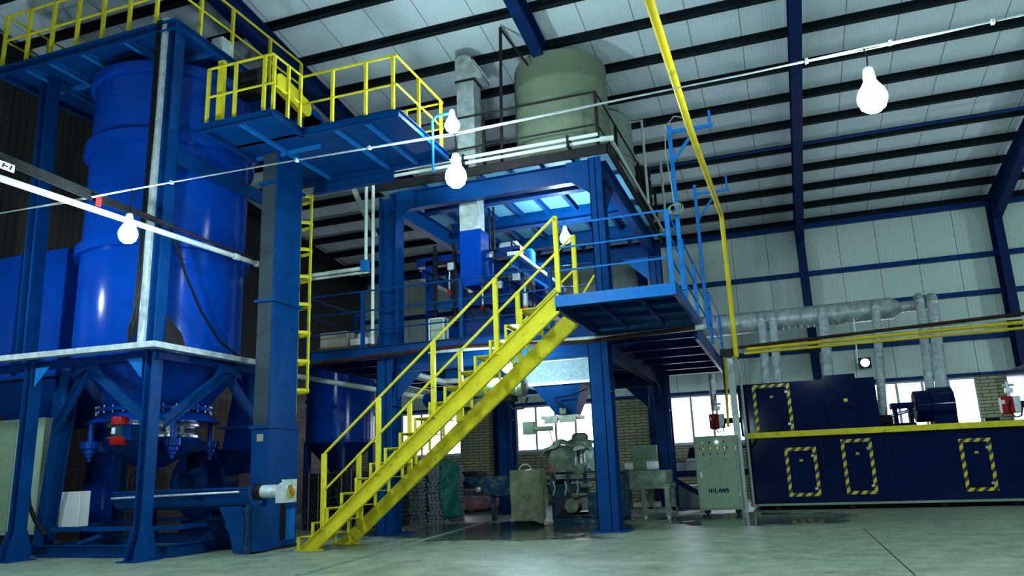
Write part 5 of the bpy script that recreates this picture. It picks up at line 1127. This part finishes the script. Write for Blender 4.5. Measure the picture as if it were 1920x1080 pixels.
# ================================================================== bulbs on the cable
def bulb(p, label, r=.085, cord=.40, group='hanging bulbs'):
    """p = centre of the glowing part"""
    t = thing('light_bulb', label, 'light bulb', p+Vector((0, 0, -r*1.05)), group)
    obj('glass', M().lathe([(.0, -r), (r*.45, -r*.9), (r*.8, -r*.6), (r, 0), (r*.96, r*.32), (r*.80, r*.72), (r*.56, r*1.08), (r*.42, r*1.35), (r*.38, r*1.6)], p, 24), 'bulb_glow', t)
    obj('holder', M().lathe([(r*.42, r*1.6), (r*.40, r*1.9), (r*.34, r*2.3), (r*.2, r*2.45)], p, 16), 'white', t)
    obj('cord', M().poly([p+Vector((0, 0, r*2.4)), p+Vector((.01, 0, r*2.4+(cord-r*2.4)*.5)), p+Vector((-.01, 0, cord))], .007, 6), 'black', t)
YC = 7.7
cabz = [onY(*p, YC) for p in ((-400, 476), (0, 400), (120, 378), (240, 356), (500, 310), (848, 250), (1115, 196), (1400, 139), (1628, 88), (1760, 62), (1920, 28), (2500, -90))]
CBL = thing('overhead_cable', 'thin twin cable strung across the whole hall carrying the bulbs', 'cable', cabz[0])
obj('wire', M().poly(cabz, .009, 6), 'galv', CBL)
obj('wire', M().poly([p+Vector((0, .02, .018*math.sin(i*2.1))) for i, p in enumerate(cabz)], .007, 6), 'galv', CBL)
for px in (325, 560, 700, 1515, 1670, 1863):
    i = max(k for k in range(len(cabz)) if True and [-400, 0, 120, 240, 500, 848, 1115, 1400, 1628, 1760, 1920, 2500][k] <= px)
    xs = [-400, 0, 120, 240, 500, 848, 1115, 1400, 1628, 1760, 1920, 2500]; f = (px-xs[i])/(xs[i+1]-xs[i]); p = cabz[i].lerp(cabz[i+1], f)
    obj('tie', M().box(p.x-.015, p.x+.015, p.y-.02, p.y+.03, p.z-.02, p.z+.02), 'white', CBL)
def cable_z(x):
    for a, b in zip(cabz, cabz[1:]):
        if a.x <= x <= b.x: return a.z+(b.z-a.z)*(x-a.x)/(b.x-a.x)
    return cabz[0].z if x < cabz[0].x else cabz[-1].z
def cable_bulb(p, label, r): bulb(p, label, r, cable_z(p.x)-p.z+.004)
cable_bulb(onY(1636, 186, YC), 'bright bulb on the overhead cable at the upper right', .14)
cable_bulb(onY(855, 333, YC), 'bright bulb on the overhead cable in front of the grey duct', .125)
cable_bulb(onY(240, 440, YC), 'bright bulb on the overhead cable in front of the silo', .125)
bq = onY(848, 236, 11.4); bulb(bq, 'bulb on a bent blue tube beside the elevator platform', .128, .33)
tag(obj('bulb_arm', M().poly([(bq.x-.38, 11.4, bq.z-.8), (bq.x-.38, 11.4, bq.z+.16), (bq.x-.30, 11.4, bq.z+.25), (bq.x+.02, 11.4, bq.z+.25)], .025, 8), 'blue_light'), 'bent blue tube holding a bulb beside the elevator platform', 'lamp arm')
bulb(onY(1060, 447, 15.95), 'bulb under the upper tank deck beside the stair top', .125, .42)
bulb(onY(951, 689, 13.2), 'bulb under the lower deck seen between the stair stringers', .10, .32)
cable_bulb(onY(-180, 480, YC), 'bulb on the overhead cable beyond the left edge of the photo', .115)
for p, lab in (((5.6, YC, 4.1), 'added fill bulb on the overhead cable beyond the right edge'), ((-2.0, -1.0, 2.7), 'added fill bulb hanging behind the viewer'), ((2.2, 5.5, 7.8), 'added fill bulb hanging high under the roof above the right half'), ((-10.5, 4.0, 2.7), 'added low fill bulb outside the left edge'),
               ((9.5, 12.5, 5.0), 'added fill bulb hanging over the aisle outside the right edge'), ((10.5, 20.0, 5.0), 'added fill bulb hanging near the back wall outside the right edge')):  # unseen bulbs added to brighten the hall
    p = Vector(p); top = roofz(p.y)+.05
    bulb(p, lab, .12, (cable_z(p.x)-p.z+.004) if p.y == YC else top-p.z)
